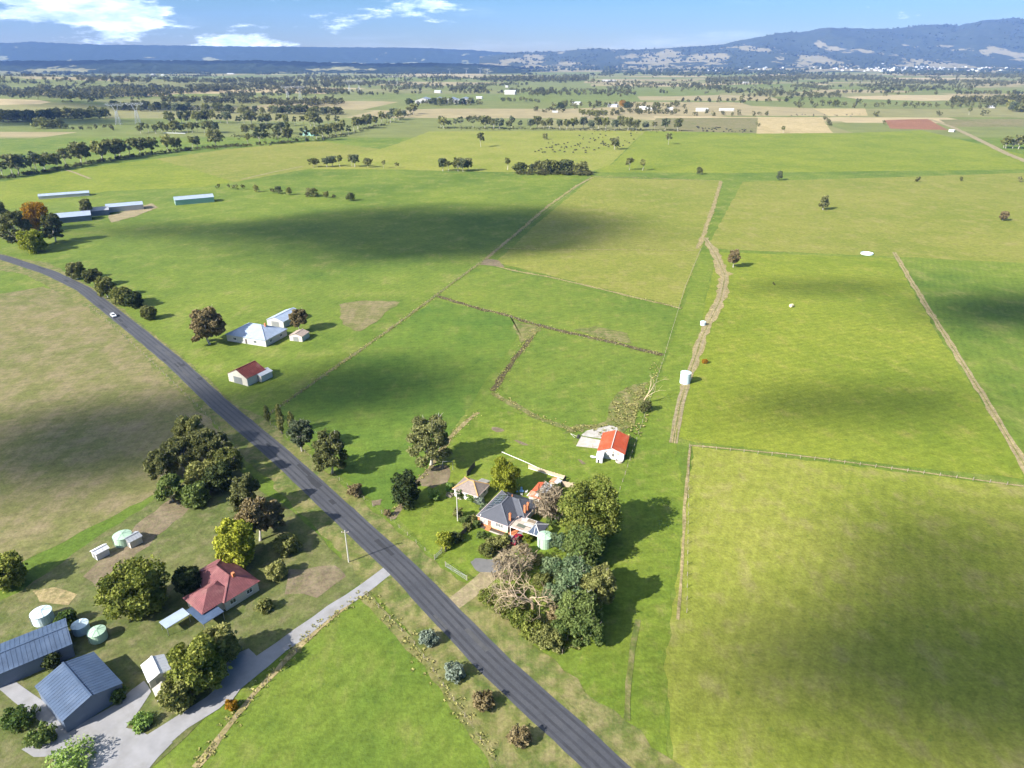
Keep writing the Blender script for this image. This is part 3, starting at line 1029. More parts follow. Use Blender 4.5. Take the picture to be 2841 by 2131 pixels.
def plant(name, label, px, py, kind, h, w, n_leaf, size, seed, leafmat=None, cat='tree', group=None, rz=0.0, world=None):
    p = world if world is not None else atg(px, py)
    t = thing(name, label, cat, p, rz, group)
    tm, cm = tree_meshes(kind, h, w, int(n_leaf * 1.8), size * 0.72, seed, leafmat)
    link('trunk' if cat == 'tree' else 'stem', tm, t)
    link('crown' if cat == 'tree' else 'foliage', cm, t)
    return t


def bare_tree(name, label, loc, h, seed, mat, levels=5, spread=0.55, r0=0.22, lean=(0, 0), kids=(3, 3, 3, 3, 2), droop=0.0, thin=0.62, cat='tree', trunk_len=0.28, twigs=0):
    rnd = random.Random(seed)
    t = thing(name, label, cat, loc)
    trunk, br = MB(), MB()

    def grow(p, d, L, r, lv):
        n = 3
        pts, rad = [p], [r]
        q = p.copy()
        dd = d.copy()
        for i in range(n):
            dd = (dd + Vector((rnd.gauss(0, 0.13), rnd.gauss(0, 0.13), rnd.gauss(0, 0.08) - droop * (lv > 0)))).normalized()
            q = q + dd * (L / n)
            pts.append(q.copy())
            rad.append(r * (1 - (1 - thin) * (i + 1) / n))
        (trunk if lv == 0 else br).tube(pts, rad, 7 if lv == 0 else (5 if lv < 3 else 3), caps=False)
        if lv >= levels:
            return
        for k in range(kids[lv]):
            f = 0.45 + 0.55 * (k + 1) / kids[lv]
            i = min(n - 1, int(f * n - 0.01))
            s = pts[i].lerp(pts[i + 1], f * n - i) if f < 1 else pts[-1]
            ang = rnd.random() * 6.283
            side = d.orthogonal().normalized()
            side.rotate(Matrix.Rotation(ang, 3, d))
            nd_ = (d * (1 - spread) + side * spread * (0.8 + 0.5 * rnd.random()) + Vector((0, 0, 0.12))).normalized()
            grow(s, nd_, L * (0.68 + 0.22 * rnd.random()), rad[-1] * 0.8, lv + 1)

    grow(Vector((0, 0, -0.15)), Vector((lean[0], lean[1], 1)).normalized(), h * trunk_len, r0, 0)
    trunk.build('trunk', mat, t)
    br.build('branches', mat, t)
    if twigs:
        V, Q = leaves(dense_clumps(h, h * 0.95, 20, np.random.default_rng(seed), 0.2), twigs, 0.16, np.random.default_rng(seed + 1), 0.0, 7.0, 0.35, 0.2)
        V[:, 2] = np.maximum(V[:, 2], 0.05)
        link('twigs', raw_mesh('twigs', V, Q, 'bark_twig'), t)
    return t


ORD = ['first', 'second', 'third', 'fourth', 'fifth', 'sixth', 'seventh', 'eighth', 'ninth', 'tenth', 'eleventh', 'twelfth', 'thirteenth', 'fourteenth',
       'fifteenth', 'sixteenth', 'seventeenth', 'eighteenth', 'nineteenth', 'twentieth', 'twenty-first', 'twenty-second', 'twenty-third', 'twenty-fourth',
       'twenty-fifth', 'twenty-sixth', 'twenty-seventh', 'twenty-eighth', 'twenty-ninth', 'thirtieth', 'thirty-first', 'thirty-second', 'thirty-third',
       'thirty-fourth', 'thirty-fifth', 'thirty-sixth']

# ---- trees of the home block, one by one
plant('gum_tree', 'big spreading gum tree with pale limbs beside the swing frame', 1196, 1290, 'gum_low', 16.5, 14.5, 6200, 0.42, 4)
plant('cypress_tree', 'dark bushy cypress between the swing frame and the road fence', 1128, 1398, 'dense', 9.8, 7.8, 5200, 0.36, 5, 'leaf_dark')
plant('willow_tree', 'yellow-green willow behind the grey-roofed house', 1397, 1366, 'willow', 9.5, 8.8, 7500, 0.30, 8)
plant('oak_tree', 'large dense olive-green tree right of the brown leafless bush', 1636, 1492, 'dense', 15.0, 15.5, 17000, 0.40, 9)
plant('oak_tree', 'green tree below the large olive-green one, behind the water tank', 1612, 1560, 'dense', 9.0, 10.0, 8000, 0.36, 19, 'leaf_green')
plant('wattle_tree', 'blue-green tree right of the dead tree, near the boundary', 1590, 1672, 'gum_low', 11.5, 11.5, 8000, 0.36, 27, 'leaf_blue_green')
plant('wattle_tree', 'dark green wattle at the block corner, below the blue-green tree', 1604, 1742, 'gum_low', 9.5, 9.5, 6500, 0.36, 28, 'leaf_green')
plant('wattle_tree', 'grey-green wattle casting a long shadow onto the right paddock', 1656, 1692, 'gum_low', 12.0, 9.0, 5500, 0.36, 29, 'leaf_olive')
plant('wattle_tree', 'low dark wattle on the verge outside the block corner', 1622, 1775, 'gum_low', 7.5, 8.5, 4500, 0.36, 30, 'leaf_green')
bare_tree('dead_tree', 'tall dead tree with pale forked bare limbs beside the front driveway', at(1478, 1702), 15.0, 6, 'bark_dead', 5, 0.56, 0.40, (-0.10, 0.02), (4, 3, 3, 3, 2), 0.05, 0.68, trunk_len=0.34)
bare_tree('leafless_tree', 'brown twiggy leafless tree behind the carport', at(1524, 1436), 9.0, 12, 'bark_twig', 5, 0.62, 0.16, (0, 0), (5, 4, 4, 3, 2), 0.0, 0.6, trunk_len=0.22, twigs=2600)
bare_tree('leafless_tree', 'grey leafless tree between the red car and the dead tree', at(1440, 1592), 8.5, 15, 'bark_twig', 5, 0.60, 0.17, (0, 0), (4, 4, 3, 3, 2), 0.0, 0.6, trunk_len=0.25, twigs=650)
bare_tree('leafless_tree', 'half bare tree over the grey parking pad', at(1402, 1612), 7.0, 16, 'bark_twig', 4, 0.66, 0.13, (-0.1, 0), (4, 4, 3, 3, 2), 0.0, 0.6, trunk_len=0.25, twigs=650)
bare_tree('dead_tree', 'slender dead tree standing at the paddock edge above the red shed', at(1787, 1118), 10.5, 24, 'bark_dead', 3, 0.5, 0.3, (0.03, 0), (3, 2, 2, 2, 1), 0.0, 0.6, trunk_len=0.45)
plant('gum_tree', 'dark gum tree on the road fence, largest of the roadside pair', 922, 1312, 'gum_low', 13.5, 11.5, 5600, 0.42, 31)
plant('gum_tree', 'white-trunked gum tree beside the three slim poplars', 838, 1252, 'gum', 11.0, 9.0, 2600, 0.50, 33, 'leaf_gum_grey')
for px, py, h, w, lab in ((744, 1172, 6.5, 2.0, 'shortest slim poplar at the block\'s road corner'), (783, 1204, 11.0, 2.4, 'tallest slim poplar, middle of the three by the road'),
                          (812, 1202, 8.0, 2.2, 'slim poplar touching the white-trunked gum')):
    plant('poplar_tree', lab, px, py, 'poplar', h, w, 1100, 0.34, int(px), 'leaf_olive', group='slim poplars by the road corner')

# ---- shrubs of the home block
SHRUBS = [
    (986, 1372, 3.2, 4.4, 'leaf_brown', 'brown twiggy shrub on the road fence beyond the dark gum'),
    (1075, 1432, 2.0, 1.8, 'leaf_brown', 'small brown shrub beside the farm gate lane'),
    (1204, 1386, 3.6, 3.2, 'leaf_bright', 'spiky bright green shrub alone on the lawn'),
    (1250, 1366, 3.0, 3.0, 'leaf_bright', 'round pale green shrub at the cottage corner by the timber crate'),
    (1277, 1382, 2.8, 2.4, 'leaf_green', 'green shrub in front of the cottage door'),
    (1306, 1392, 2.4, 2.2, 'leaf_bright', 'bright shrub under the cottage window'),
    (1330, 1402, 2.6, 3.0, 'leaf_silver', 'silvery shrub between cottage and main house'),
    (1343, 1418, 2.2, 2.4, 'leaf_blue_green', 'grey-green shrub against the left side of the main house'),
    (1272, 1436, 3.2, 3.0, 'leaf_olive', 'thin olive shrub at the foot of the white power pole'),
    (1290, 1452, 2.0, 3.0, 'leaf_green', 'low dark green shrub on the garden fence near the pole'),
    (1310, 1448, 1.8, 2.2, 'leaf_olive', 'low olive shrub beside the brick porch pillar'),
    (1322, 1462, 2.0, 2.0, 'leaf_green', 'small green shrub left of the porch steps'),
    (1232, 1515, 4.0, 4.4, 'leaf_willow', 'yellow-green bush at the end of the garden fence'),
    (1268, 1502, 2.4, 3.4, 'leaf_dark', 'dark hedge bush right of the yellow-green bush'),
    (1370, 1522, 2.6, 4.2, 'leaf_olive', 'pale olive bush in front of the green wall'),
    (1395, 1515, 3.0, 4.4, 'leaf_olive', 'olive bush between front steps and red car'),
    (1462, 1502, 2.6, 2.6, 'leaf_willow', 'yellow-green bush between red car and water tank'),
    (1455, 1535, 2.6, 3.0, 'leaf_brown', 'grey-brown bush below the red car'),
    (1525, 1452, 1.8, 2.2, 'leaf_green', 'round green bush below the leafless tree'),
    (1540, 1455, 1.6, 1.8, 'leaf_green', 'small clipped bush beside the brown screen'),
    (1545, 1370, 3.4, 3.2, 'leaf_dark', 'dark bush behind the red and white outbuilding'),
    (1552, 1520, 4.2, 5.0, 'leaf_blue_green', 'grey-green bush right of the water tank'),
    (1530, 1592, 4.5, 5.5, 'leaf_blue_green', 'loose blue-green bush above the dead tree'),
    (1505, 1625, 3.0, 4.6, 'leaf_olive', 'olive bush behind the dead tree trunk'),
    (1390, 1672, 4.2, 5.4, 'leaf_olive', 'olive bush at the driveway entrance'),
    (1425, 1712, 3.2, 5.6, 'leaf_dense', 'olive bush left of the dead tree, along the road fence'),
    (1482, 1765, 3.0, 6.0, 'leaf_dense', 'broad olive bush in front of the dead tree'),
    (1528, 1792, 4.0, 5.5, 'leaf_olive', 'dark olive bush filling the sharp corner of the block'),
    (1545, 1720, 4.0, 4.5, 'leaf_brown', 'brownish bush between the dead tree and the boundary'),
    (1250, 1508, 2.2, 3.0, 'leaf_green', 'green hedge bush against the dark garden fence, lower part'),
    (1296, 1468, 1.8, 2.6, 'leaf_olive', 'olive hedge bush against the dark garden fence, upper part'),
    (1336, 1490, 1.4, 2.6, 'leaf_green', 'low green bush on the lawn before the porch steps'),
    (1352, 1535, 2.4, 4.4, 'leaf_olive', 'pale loose bush left of the olive bush by the front steps'),
    (1352, 1668, 3.0, 4.6, 'leaf_dense', 'olive bush nearest the driveway mouth on the road fence'),
    (1405, 1700, 3.6, 5.4, 'leaf_olive', 'pale olive bush second along the road fence from the driveway'),
    (1455, 1735, 3.6, 5.4, 'leaf_dense', 'olive bush just below the dead tree trunk on the road fence'),
    (1500, 1782, 3.6, 5.2, 'leaf_olive', 'grey-olive bush near the sharp corner on the road fence'),
    (1552, 1765, 4.0, 5.0, 'leaf_green', 'dark green bush between the corner wattle and the road fence'),
    (1535, 1660, 3.4, 4.6, 'leaf_blue_green', 'grey-green bush immediately right of the dead tree'),
    (1580, 1600, 4.0, 5.0, 'leaf_blue_green', 'grey-green bush above the blue-green tree'),
    (1490, 1560, 2.2, 3.6, 'leaf_olive', 'low olive bush on the lawn below the water tank'),
    (1560, 1642, 3.5, 5.0, 'leaf_green', 'green bush at the foot of the blue-green tree'),
]
for k, (px, py, h, w, lm, lab) in enumerate(SHRUBS):
    plant('shrub', lab, px, py, 'shrub', h, w, int(700 + 150 * w * h / 2), 0.24 if w < 4 else 0.30, 100 + k, lm, 'shrub')

# ---- trees round the neighbours, seen out of focus in the picture
NEIGH = [
    ('dense', 385, 1690, 11.0, 13.0, 5200, 'leaf_dense', 'oak_tree', 'large round olive tree left of the pink-roofed house'),
    ('dense', 665, 1562, 12.0, 9.0, 4400, 'leaf_willow', 'oak_tree', 'upright yellow-green tree above the pink-roofed house'),
    ('dense', 560, 1905, 11.0, 9.5, 4600, 'leaf_dense', 'oak_tree', 'dark olive tree between the blue shed and the gravel drive'),
    ('dense', 500, 1960, 7.0, 6.0, 2200, 'leaf_olive', 'oak_tree', 'smaller olive tree beside the dark olive tree on the gravel loop'),
    ('gum', 722, 1500, 13.0, 9.5, 3200, 'leaf_brown', 'gum_tree', 'thin grey-brown gum right of the yellow-green tree by the road'),
    ('gum', 510, 1305, 11.0, 11.0, 3400, 'leaf_gum', 'gum_tree', 'dark gum at the top of the pink house yard'),
    ('gum', 575, 1290, 12.0, 11.0, 3400, 'leaf_gum', 'gum_tree', 'dark gum nearest the road above the pink house yard'),
    ('gum', 480, 1390, 8.0, 8.0, 2400, 'leaf_green', 'gum_tree', 'low green gum at the bare earth strip'),
    ('dense', 610, 1360, 7.5, 8.0, 2400, 'leaf_dark', 'oak_tree', 'dark rounded tree just above the yellow-green tree'),
    ('gum', 582, 955, 16.0, 15.5, 3800, 'leaf_brown', 'gum_tree', 'big brown gum beside the pale blue roofed house'),
    ('gum', 832, 918, 10.0, 9.0, 2400, 'leaf_brown', 'gum_tree', 'brown tree right of the pale blue roofed house'),
    ('gum', 60, 690, 24.0, 20.0, 3600, 'leaf_gum', 'gum_tree', 'tall dark gum over the road bend'),
    ('dense', 110, 640, 20.0, 18.0, 3400, 'leaf_autumn', 'maple_tree', 'orange autumn tree among the gums by the road bend'),
    ('gum', 10, 660, 24.0, 20.0, 3400, 'leaf_gum', 'gum_tree', 'dark gum at the left edge beside the road bend'),
    ('dense', 95, 700, 13.0, 15.0, 3000, 'leaf_willow', 'oak_tree', 'yellow-green tree below the orange autumn tree'),
    ('gum', 155, 672, 19.0, 14.0, 3000, 'leaf_gum', 'gum_tree', 'narrow dark gum right of the orange autumn tree'),
    ('gum', 245, 600, 13.0, 9.0, 2200, 'leaf_gum', 'gum_tree', 'dark gum between the blue farm sheds'),
    ('gum', 215, 775, 9.5, 11.0, 2600, 'leaf_gum', 'gum_tree', 'first roadside gum past the bend, by the wide paddock'),
    ('gum', 262, 795, 9.5, 10.0, 2600, 'leaf_gum', 'gum_tree', 'second roadside gum past the bend, by the wide paddock'),
    ('gum', 300, 825, 11.0, 10.0, 2600, 'leaf_olive', 'gum_tree', 'tallest roadside gum above the white car'),
    ('dense', 345, 845, 8.5, 10.0, 2600, 'leaf_olive', 'oak_tree', 'olive roadside tree below the tallest roadside gum'),
    ('dense', 375, 852, 7.0, 8.0, 2200, 'leaf_dark', 'cypress_tree', 'dark roadside conifer to the right of the white car'),
    ('dense', 415, 885, 6.0, 6.5, 2000, 'leaf_gum', 'oak_tree', 'small dark tree below the roadside conifer'),
    ('gum', 2283, 582, 11.0, 8.0, 1800, 'leaf_gum', 'gum_tree', 'lone leaning gum in the yellow right-hand paddock'),
    ('gum', 2034, 742, 10.0, 7.0, 1800, 'leaf_brown', 'gum_tree', 'lone brownish tree beside the dirt track bend'),
    ('gum', 2782, 612, 7.0, 6.0, 1200, 'leaf_brown', 'gum_tree', 'small brown tree at the far right paddock'),
    ('gum', 640, 1330, 10.0, 9.0, 2600, 'leaf_olive', 'gum_tree', 'olive gum overhanging the road edge above the yard'),
    ('gum', 455, 1330, 9.0, 9.0, 2600, 'leaf_gum', 'gum_tree', 'dark gum furthest from the road above the yard'),
    ('dense', 545, 1400, 6.0, 7.0, 2200, 'leaf_green', 'oak_tree', 'low green tree in the middle of the yard'),
    ('gum', 760, 1470, 9.0, 7.0, 2200, 'leaf_brown', 'gum_tree', 'bare-looking tree beside the road past the yellow-green tree'),
    ('dense', 620, 1830, 8.0, 7.0, 2400, 'leaf_olive', 'oak_tree', 'olive tree on the house side of the gravel drive'),
    ('dense', 20, 1625, 8.0, 9.0, 2400, 'leaf_dense', 'oak_tree', 'dark olive tree at the left edge above the blue sheds'),
    ('dense', 770, 1600, 3.5, 4.5, 1400, 'leaf_olive', 'oak_tree', 'little olive tree on the lawn right of the pink-roofed house'),
    ('gum', 690, 1420, 11.0, 9.0, 2800, 'leaf_gum', 'gum_tree', 'dark gum between the yellow-green tree and the road'),
    ('gum', 610, 1295, 11.0, 10.0, 3000, 'leaf_gum', 'gum_tree', 'dense dark gum right of the two yard-top gums'),
    ('dense', 570, 1345, 7.0, 9.0, 2600, 'leaf_olive', 'oak_tree', 'rounded olive tree under the yard-top gums'),
    ('gum', 540, 1250, 12.0, 11.0, 3000, 'leaf_olive', 'gum_tree', 'olive gum behind the yard-top gums'),
    ('dense', 800, 1530, 4.0, 6.0, 1800, 'leaf_olive', 'oak_tree', 'low olive tree beside the roadside pole'),
    ('dense', 530, 1640, 6.0, 6.0, 2000, 'leaf_dark', 'oak_tree', 'dark tree squeezed between round olive tree and pink-roofed house'),
]
for k, (kd, px, py, h, w, n, lm, nm, lab) in enumerate(NEIGH):
    plant(nm, lab, px, py, 'gum_low' if kd == 'gum' and k % 2 else kd, h, w, int(n * 1.5), 0.46 if py > 1200 else 0.7, 300 + k, lm)
for k, (px, py, h, w, lm, lab) in enumerate([
    (1188, 1785, 3.0, 4.0, 'leaf_silver', 'pale silvery shrub on the road verge, the upper of two'),
    (1262, 1880, 3.0, 4.8, 'leaf_silver', 'pale silvery shrub on the road verge, the lower of two'),
    (1342, 1960, 2.8, 4.2, 'leaf_brown', 'brown bush on the verge below the silvery shrubs'),
    (1440, 2060, 2.8, 4.2, 'leaf_brown', 'brown bush on the verge nearest the bottom edge'),
    (645, 1965, 1.7, 2.2, 'leaf_autumn', 'small orange shrub beside the gravel drive'),
    (1955, 1008, 1.6, 2.2, 'leaf_autumn', 'small orange shrub beside the dirt track'),
    (395, 2010, 1.6, 4.0, 'leaf_bright', 'bright green shrub inside the gravel loop'),
    (60, 2010, 3.0, 6.0, 'leaf_green', 'dark green bush at the lower left corner'),
    (120, 2060, 3.0, 5.0, 'leaf_green', 'green bush beside the gravel turning area'),
    (200, 2115, 2.6, 8.0, 'leaf_bright', 'bright hedge bush at the bottom left edge'),
    (150, 1850, 3.0, 4.0, 'leaf_dark', 'dark bush between the two blue sheds'),
    (190, 1730, 3.0, 4.5, 'leaf_green', 'green bush beside the pale blue round tank'),
    (735, 1690, 2.4, 3.6, 'leaf_olive', 'olive bush at the right wall of the pink-roofed house'),
    (330, 1940, 2.6, 3.2, 'leaf_green', 'green bush at the open end of the blue shed'),
]):
    plant('shrub', lab, px, py, 'shrub', h, w, 900, 0.36, 500 + k, lm, 'shrub')

# ---- the gums of the plain: rows and single trees, each one a tree; those past the 300 that show largest become the distant wood
SPEC = []          # (px, py, height m, mesh kind, label, group)
rw = random.Random(77)


def row(pts, n, h0, h1, desc, grp, kind='gum', jx=5, jy=2.5, xs=None):
    P = []
    if xs is None:
        seg = [math.dist(a, b) for a, b in zip(pts[:-1], pts[1:])]
        for i in range(n):
            d = (i + 0.5 + rw.uniform(-0.35, 0.35)) / n * sum(seg)
            k = 0
            while k < len(seg) - 1 and d > seg[k]:
                d -= seg[k]
                k += 1
            t = d / seg[k]
            P.append((pts[k][0] + (pts[k + 1][0] - pts[k][0]) * t + rw.uniform(-jx, jx) * 0.3, pts[k][1] + (pts[k + 1][1] - pts[k][1]) * t + rw.uniform(-jy, jy)))
    else:
        lx, ly = [p[0] for p in pts], [p[1] for p in pts]
        P = [(x, float(np.interp(x, lx, ly)) + rw.uniform(-jy, jy)) for x in xs]
    P.sort()
    for i, (x, y) in enumerate(P):
        SPEC.append((x, y, rw.uniform(h0, h1), kind if not isinstance(kind, (list, tuple)) else rw.choice(kind), f'{ORD[i] if i < len(ORD) else "last"} {desc}', grp))


G2 = ('gum', 'gum', 'thin_gum')
row([(0, 494), (130, 474), (300, 444), (430, 425), (560, 411), (700, 402), (820, 394)], 0, 16, 23, 'gum from the left on the long hedge line above the left paddock', 'gums on the long hedge line', G2, jy=2,
    xs=[8, 36, 52, 88, 104, 128, 160, 186, 226, 240, 283, 320, 333, 360, 388, 425, 468, 492, 534, 548, 600, 690, 722, 740, 772, 800])
row([(845, 388), (900, 384), (960, 372), (1020, 355), (1080, 338), (1150, 312)], 24, 15, 22, 'gum from the left in the thick belt joining the long hedge line', 'gums in the thick belt', G2, jy=7)
row([(0, 338), (100, 336)], 7, 17, 23, 'dark gum from the left in the clump at the left edge', 'clump at the left edge', 'round')
row([(112, 332), (300, 326)], 13, 16, 22, 'dark gum from the left in the wood left of the pylons', 'wood by the pylons', 'round', jy=4)
row([(110, 357), (170, 358)], 4, 14, 17, 'dark tree from the left in the clump below the wood', 'clump below the pylon wood', 'round')
row([(176, 359), (328, 362)], 9, 6, 10, 'low bush tree from the left under the pylons', 'low bushes under the pylons', 'round')
row([(305, 306), (620, 309)], 20, 13, 20, 'dark gum from the left in the belt right behind the pylons', 'belt behind the pylons', 'round', jy=4)
row([(378, 368), (605, 370)], 15, 12, 18, 'gum from the left in the row in front of the two near pylons', 'row in front of the pylons', G2, jy=3)
row([(460, 343), (635, 343)], 11, 16, 24, 'gum from the left in the upper row right of the pylons', 'upper row right of the pylons', G2)
row([(648, 346), (945, 350)], 15, 14, 24, 'gum from the left in the row leading to the thick belt', 'row leading to the belt', G2)
row([(670, 374), (812, 373)], 8, 14, 20, 'gum from the left in the short row above the green shed', 'short row above the green shed', G2)
row([(632, 315), (840, 316)], 14, 12, 18, 'gum from the left in the wood above the short rows', 'wood above the rows', 'round')
row([(845, 317), (950, 318)], 7, 12, 17, 'gum from the left in the copse left of the factory road', 'copse by the factory road', 'round')
row([(1216, 354), (1900, 362)], 0, 13, 21, 'gum from the left along the centre fence above the cattle', 'gums along the centre fence', G2, jy=3,
    xs=[1224, 1232, 1246, 1262, 1278, 1312, 1345, 1358, 1370, 1386, 1412, 1420, 1444, 1472, 1490, 1508, 1524, 1552, 1572, 1592, 1618, 1640, 1660, 1680, 1705, 1722, 1742, 1766, 1790, 1815, 1845, 1880])
row([(1294, 337), (1334, 337)], 5, 9, 12, 'dark conifer from the left in the dense clump above the centre fence', 'dense conifer clump', 'round')
row([(1478, 310), (1568, 311)], 8, 9, 14, 'pale tree from the left in the copse left of the farmstead', 'copse left of the farmstead', G2)
row([(1600, 326), (1682, 330)], 6, 15, 21, 'gum from the left in the group below the farmstead', 'group below the farmstead', G2)
row([(855, 463), (1025, 464)], 8, 9, 16, 'gum from the left in the clump below the long grassland', 'clump below the grassland', G2, jy=2)
row([(1218, 474), (1314, 474)], 5, 10, 14, 'brown gum from the left in the small clump left of the block\'s far end', 'clump left of the far end', G2)
row([(1436, 480), (1630, 482)], 9, 9, 15, 'brown gum from the left in the hedge at the block\'s far left corner', 'hedge at the far corner', 'round')
row([(2770, 410), (2838, 414)], 4, 12, 18, 'gum from the left in the group at the right edge by the farm road', 'group at the right edge', 'gum')
row([(1865, 319), (2145, 322)], 11, 8, 13, 'tree from the left in the hedge above the tan cattle paddock', 'hedge above the cattle paddock', 'round')
row([(2290, 334), (2304, 354)], 4, 8, 10, 'bushy tree from the top in the short row beside the straw paddock', 'row beside the straw paddock', 'round')
row([(2195, 296), (2790, 299)], 30, 10, 17, 'gum from the left in the right-hand belt above the red tilled field', 'belt above the tilled field', 'round', jy=4)
row([(1880, 285), (2235, 285)], 20, 11, 17, 'gum from the left in the belt right of the farmstead', 'belt right of the farmstead', 'round', jy=3)
row([(2795, 304), (2841, 312)], 4, 16, 22, 'dark tree from the left in the clump at the right edge', 'dark clump at the right edge', 'round')
row([(1533, 298), (1900, 302)], 24, 11, 17, 'tree from the left round the white farmstead', 'trees round the farmstead', 'round', jy=5)
row([(1130, 292), (1340, 292)], 18, 12, 19, 'tree from the left in front of the long factory roof', 'trees by the factory', 'round', jy=2)
row([(1392, 283), (1500, 284)], 10, 10, 15, 'tree from the left in the copse below the white hangar', 'copse below the hangar', 'round')
row([(700, 532), (980, 556)], 9, 4, 7, 'low bush from the left in the faint hedge across the left paddock', 'faint hedge across the left paddock', 'round', jy=2)
row([(600, 520), (690, 528)], 4, 4, 6, 'low bush from the left at the start of the faint left hedge', 'start of the faint left hedge', 'round')
for px, py, h, kd, lab in [
    (1334, 408, 20, 'thin_gum', 'tall lone gum with a bare trunk left of the cattle'), (1512, 387, 9, 'round', 'low spreading tree above the cattle'),
    (1705, 415, 15, 'gum', 'lone rounded gum among the cattle'), (1854, 401, 16, 'thin_gum', 'lone slim gum right of the cattle'),
    (1408, 471, 13, 'thin_gum', 'lone small gum between the two brown clumps'), (1746, 472, 14, 'thin_gum', 'left slim gum of the pair above the block\'s far fence'),
    (1782, 473, 12, 'thin_gum', 'right slim gum of the pair above the block\'s far fence'), (1065, 467, 9, 'thin_gum', 'small gum just right of the grassland clump'),
    (1098, 466, 6, 'round', 'little bush right of the small grassland gum'), (1940, 484, 7, 'round', 'dark bush above the far right corner of the block'),
    (2162, 500, 9, 'round', 'dark round bush in the green right-hand field'), (2545, 505, 6, 'round', 'low dark bush in the far right field, left of three'),
    (2662, 502, 5, 'round', 'low dark bush in the far right field, middle of three'), (2830, 505, 6, 'round', 'low dark bush in the far right field, right of three'),
    (2172, 369, 11, 'thin_gum', 'skeletal tree at the straw paddock fence'), (2101, 352, 8, 'thin_gum', 'thin tree on the line between tan and straw paddocks'),
    (2452, 347, 9, 'round', 'bush at the left corner of the red tilled field'), (2607, 323, 12, 'round', 'dark bush above the red tilled field'),
    (2688, 319, 16, 'thin_gum', 'white-stemmed gum above the right farm road'), (2726, 321, 15, 'thin_gum', 'second white-stemmed gum above the right farm road'),
    (2428, 323, 13, 'thin_gum', 'tall gum on the left of the red tilled field'), (2426, 257, 16, 'round', 'upper tree of the pair in the pale right plain'),
    (2455, 267, 15, 'round', 'lower tree of the pair in the pale right plain'), (2535, 256, 16, 'round', 'round tree right of the pair in the pale plain'),
    (2594, 267, 16, 'round', 'wide round tree alone in the pale plain'), (2692, 254, 15, 'round', 'flat-topped tree alone in the pale plain'),
    (2762, 265, 16, 'round', 'round tree near the right edge of the pale plain'), (257, 292, 20, 'thin_gum', 'ragged tree beside the poplar rows on the knoll'),
    (2145, 790, 1.8, 'round', 'tiny bush in the green right paddock'), (1790, 1142, 4.0, 'round', 'scrubby bush at the foot of the slender dead tree'),
    (905, 1200, 1.6, 'round', 'tiny bush in the deep green paddock'),
]:
    SPEC.append((px, py, h, kd, lab, None))
for x in (66, 76, 84, 92, 100, 109):
    SPEC.append((x, 296, 17, 'poplar', f'{ORD[(x - 62) // 9]} tall poplar from the left in the row on the knoll', 'poplar row on the knoll'))
for x in range(165, 206, 8):
    SPEC.append((x, 297, 15, 'poplar', f'{ORD[(x - 165) // 8]} bare poplar from the left in the pale row past the knoll', 'pale poplar row past the knoll'))

PROTO = {}
for kd, variants in (('gum', [(20, 19, 620, 1.35, 'leaf_gum'), (20, 17, 560, 1.35, 'leaf_gum_grey'), (20, 22, 640, 1.4, 'leaf_gum'), (20, 15, 520, 1.3, 'leaf_olive')]),
                     ('thin_gum', [(20, 12, 330, 1.25, 'leaf_gum_grey'), (20, 14, 360, 1.25, 'leaf_gum'), (20, 10, 300, 1.2, 'leaf_olive')]),
                     ('round', [(20, 22, 720, 1.5, 'leaf_gum'), (20, 27, 760, 1.6, 'leaf_dark'), (20, 19, 640, 1.4, 'leaf_gum_grey'), (20, 30, 760, 1.6, 'leaf_gum'), (20, 24, 700, 1.5, 'leaf_olive')]),
                     ('poplar', [(20, 4.2, 260, 1.0, 'leaf_olive')])):
    PROTO[kd] = []
    for k, (h, w, n, s, lm) in enumerate(variants):
        PROTO[kd].append(tree_meshes({'round': 'gum_low'}.get(kd, kd), h, w, n, s, 700 + 17 * k + len(kd), lm))


def apparent(s):
    p = at(s[0], s[1])
    return s[2] / p.length


SPEC.sort(key=apparent, reverse=True)
KEEP = 300 - 42
for i, (px, py, h, kd, lab, grp) in enumerate(SPEC[:KEEP]):
    tm, cm = PROTO[kd][rw.randrange(len(PROTO[kd]))]
    s = h / 20.0
    nm = {'poplar': 'poplar_tree', 'round': 'bushy_tree'}.get(kd, 'gum_tree')
    t = thing(nm, lab, 'tree', atg(px, py), rw.random() * 6.28, grp)
    sw = s * rw.uniform(0.8, 1.3)
    t.scale = (sw, sw * rw.uniform(0.85, 1.2), s)
    link('trunk', tm, t)
    link('crown', cm, t)
REST = [(px, py, h) for (px, py, h, kd, lab, grp) in SPEC[KEEP:]]


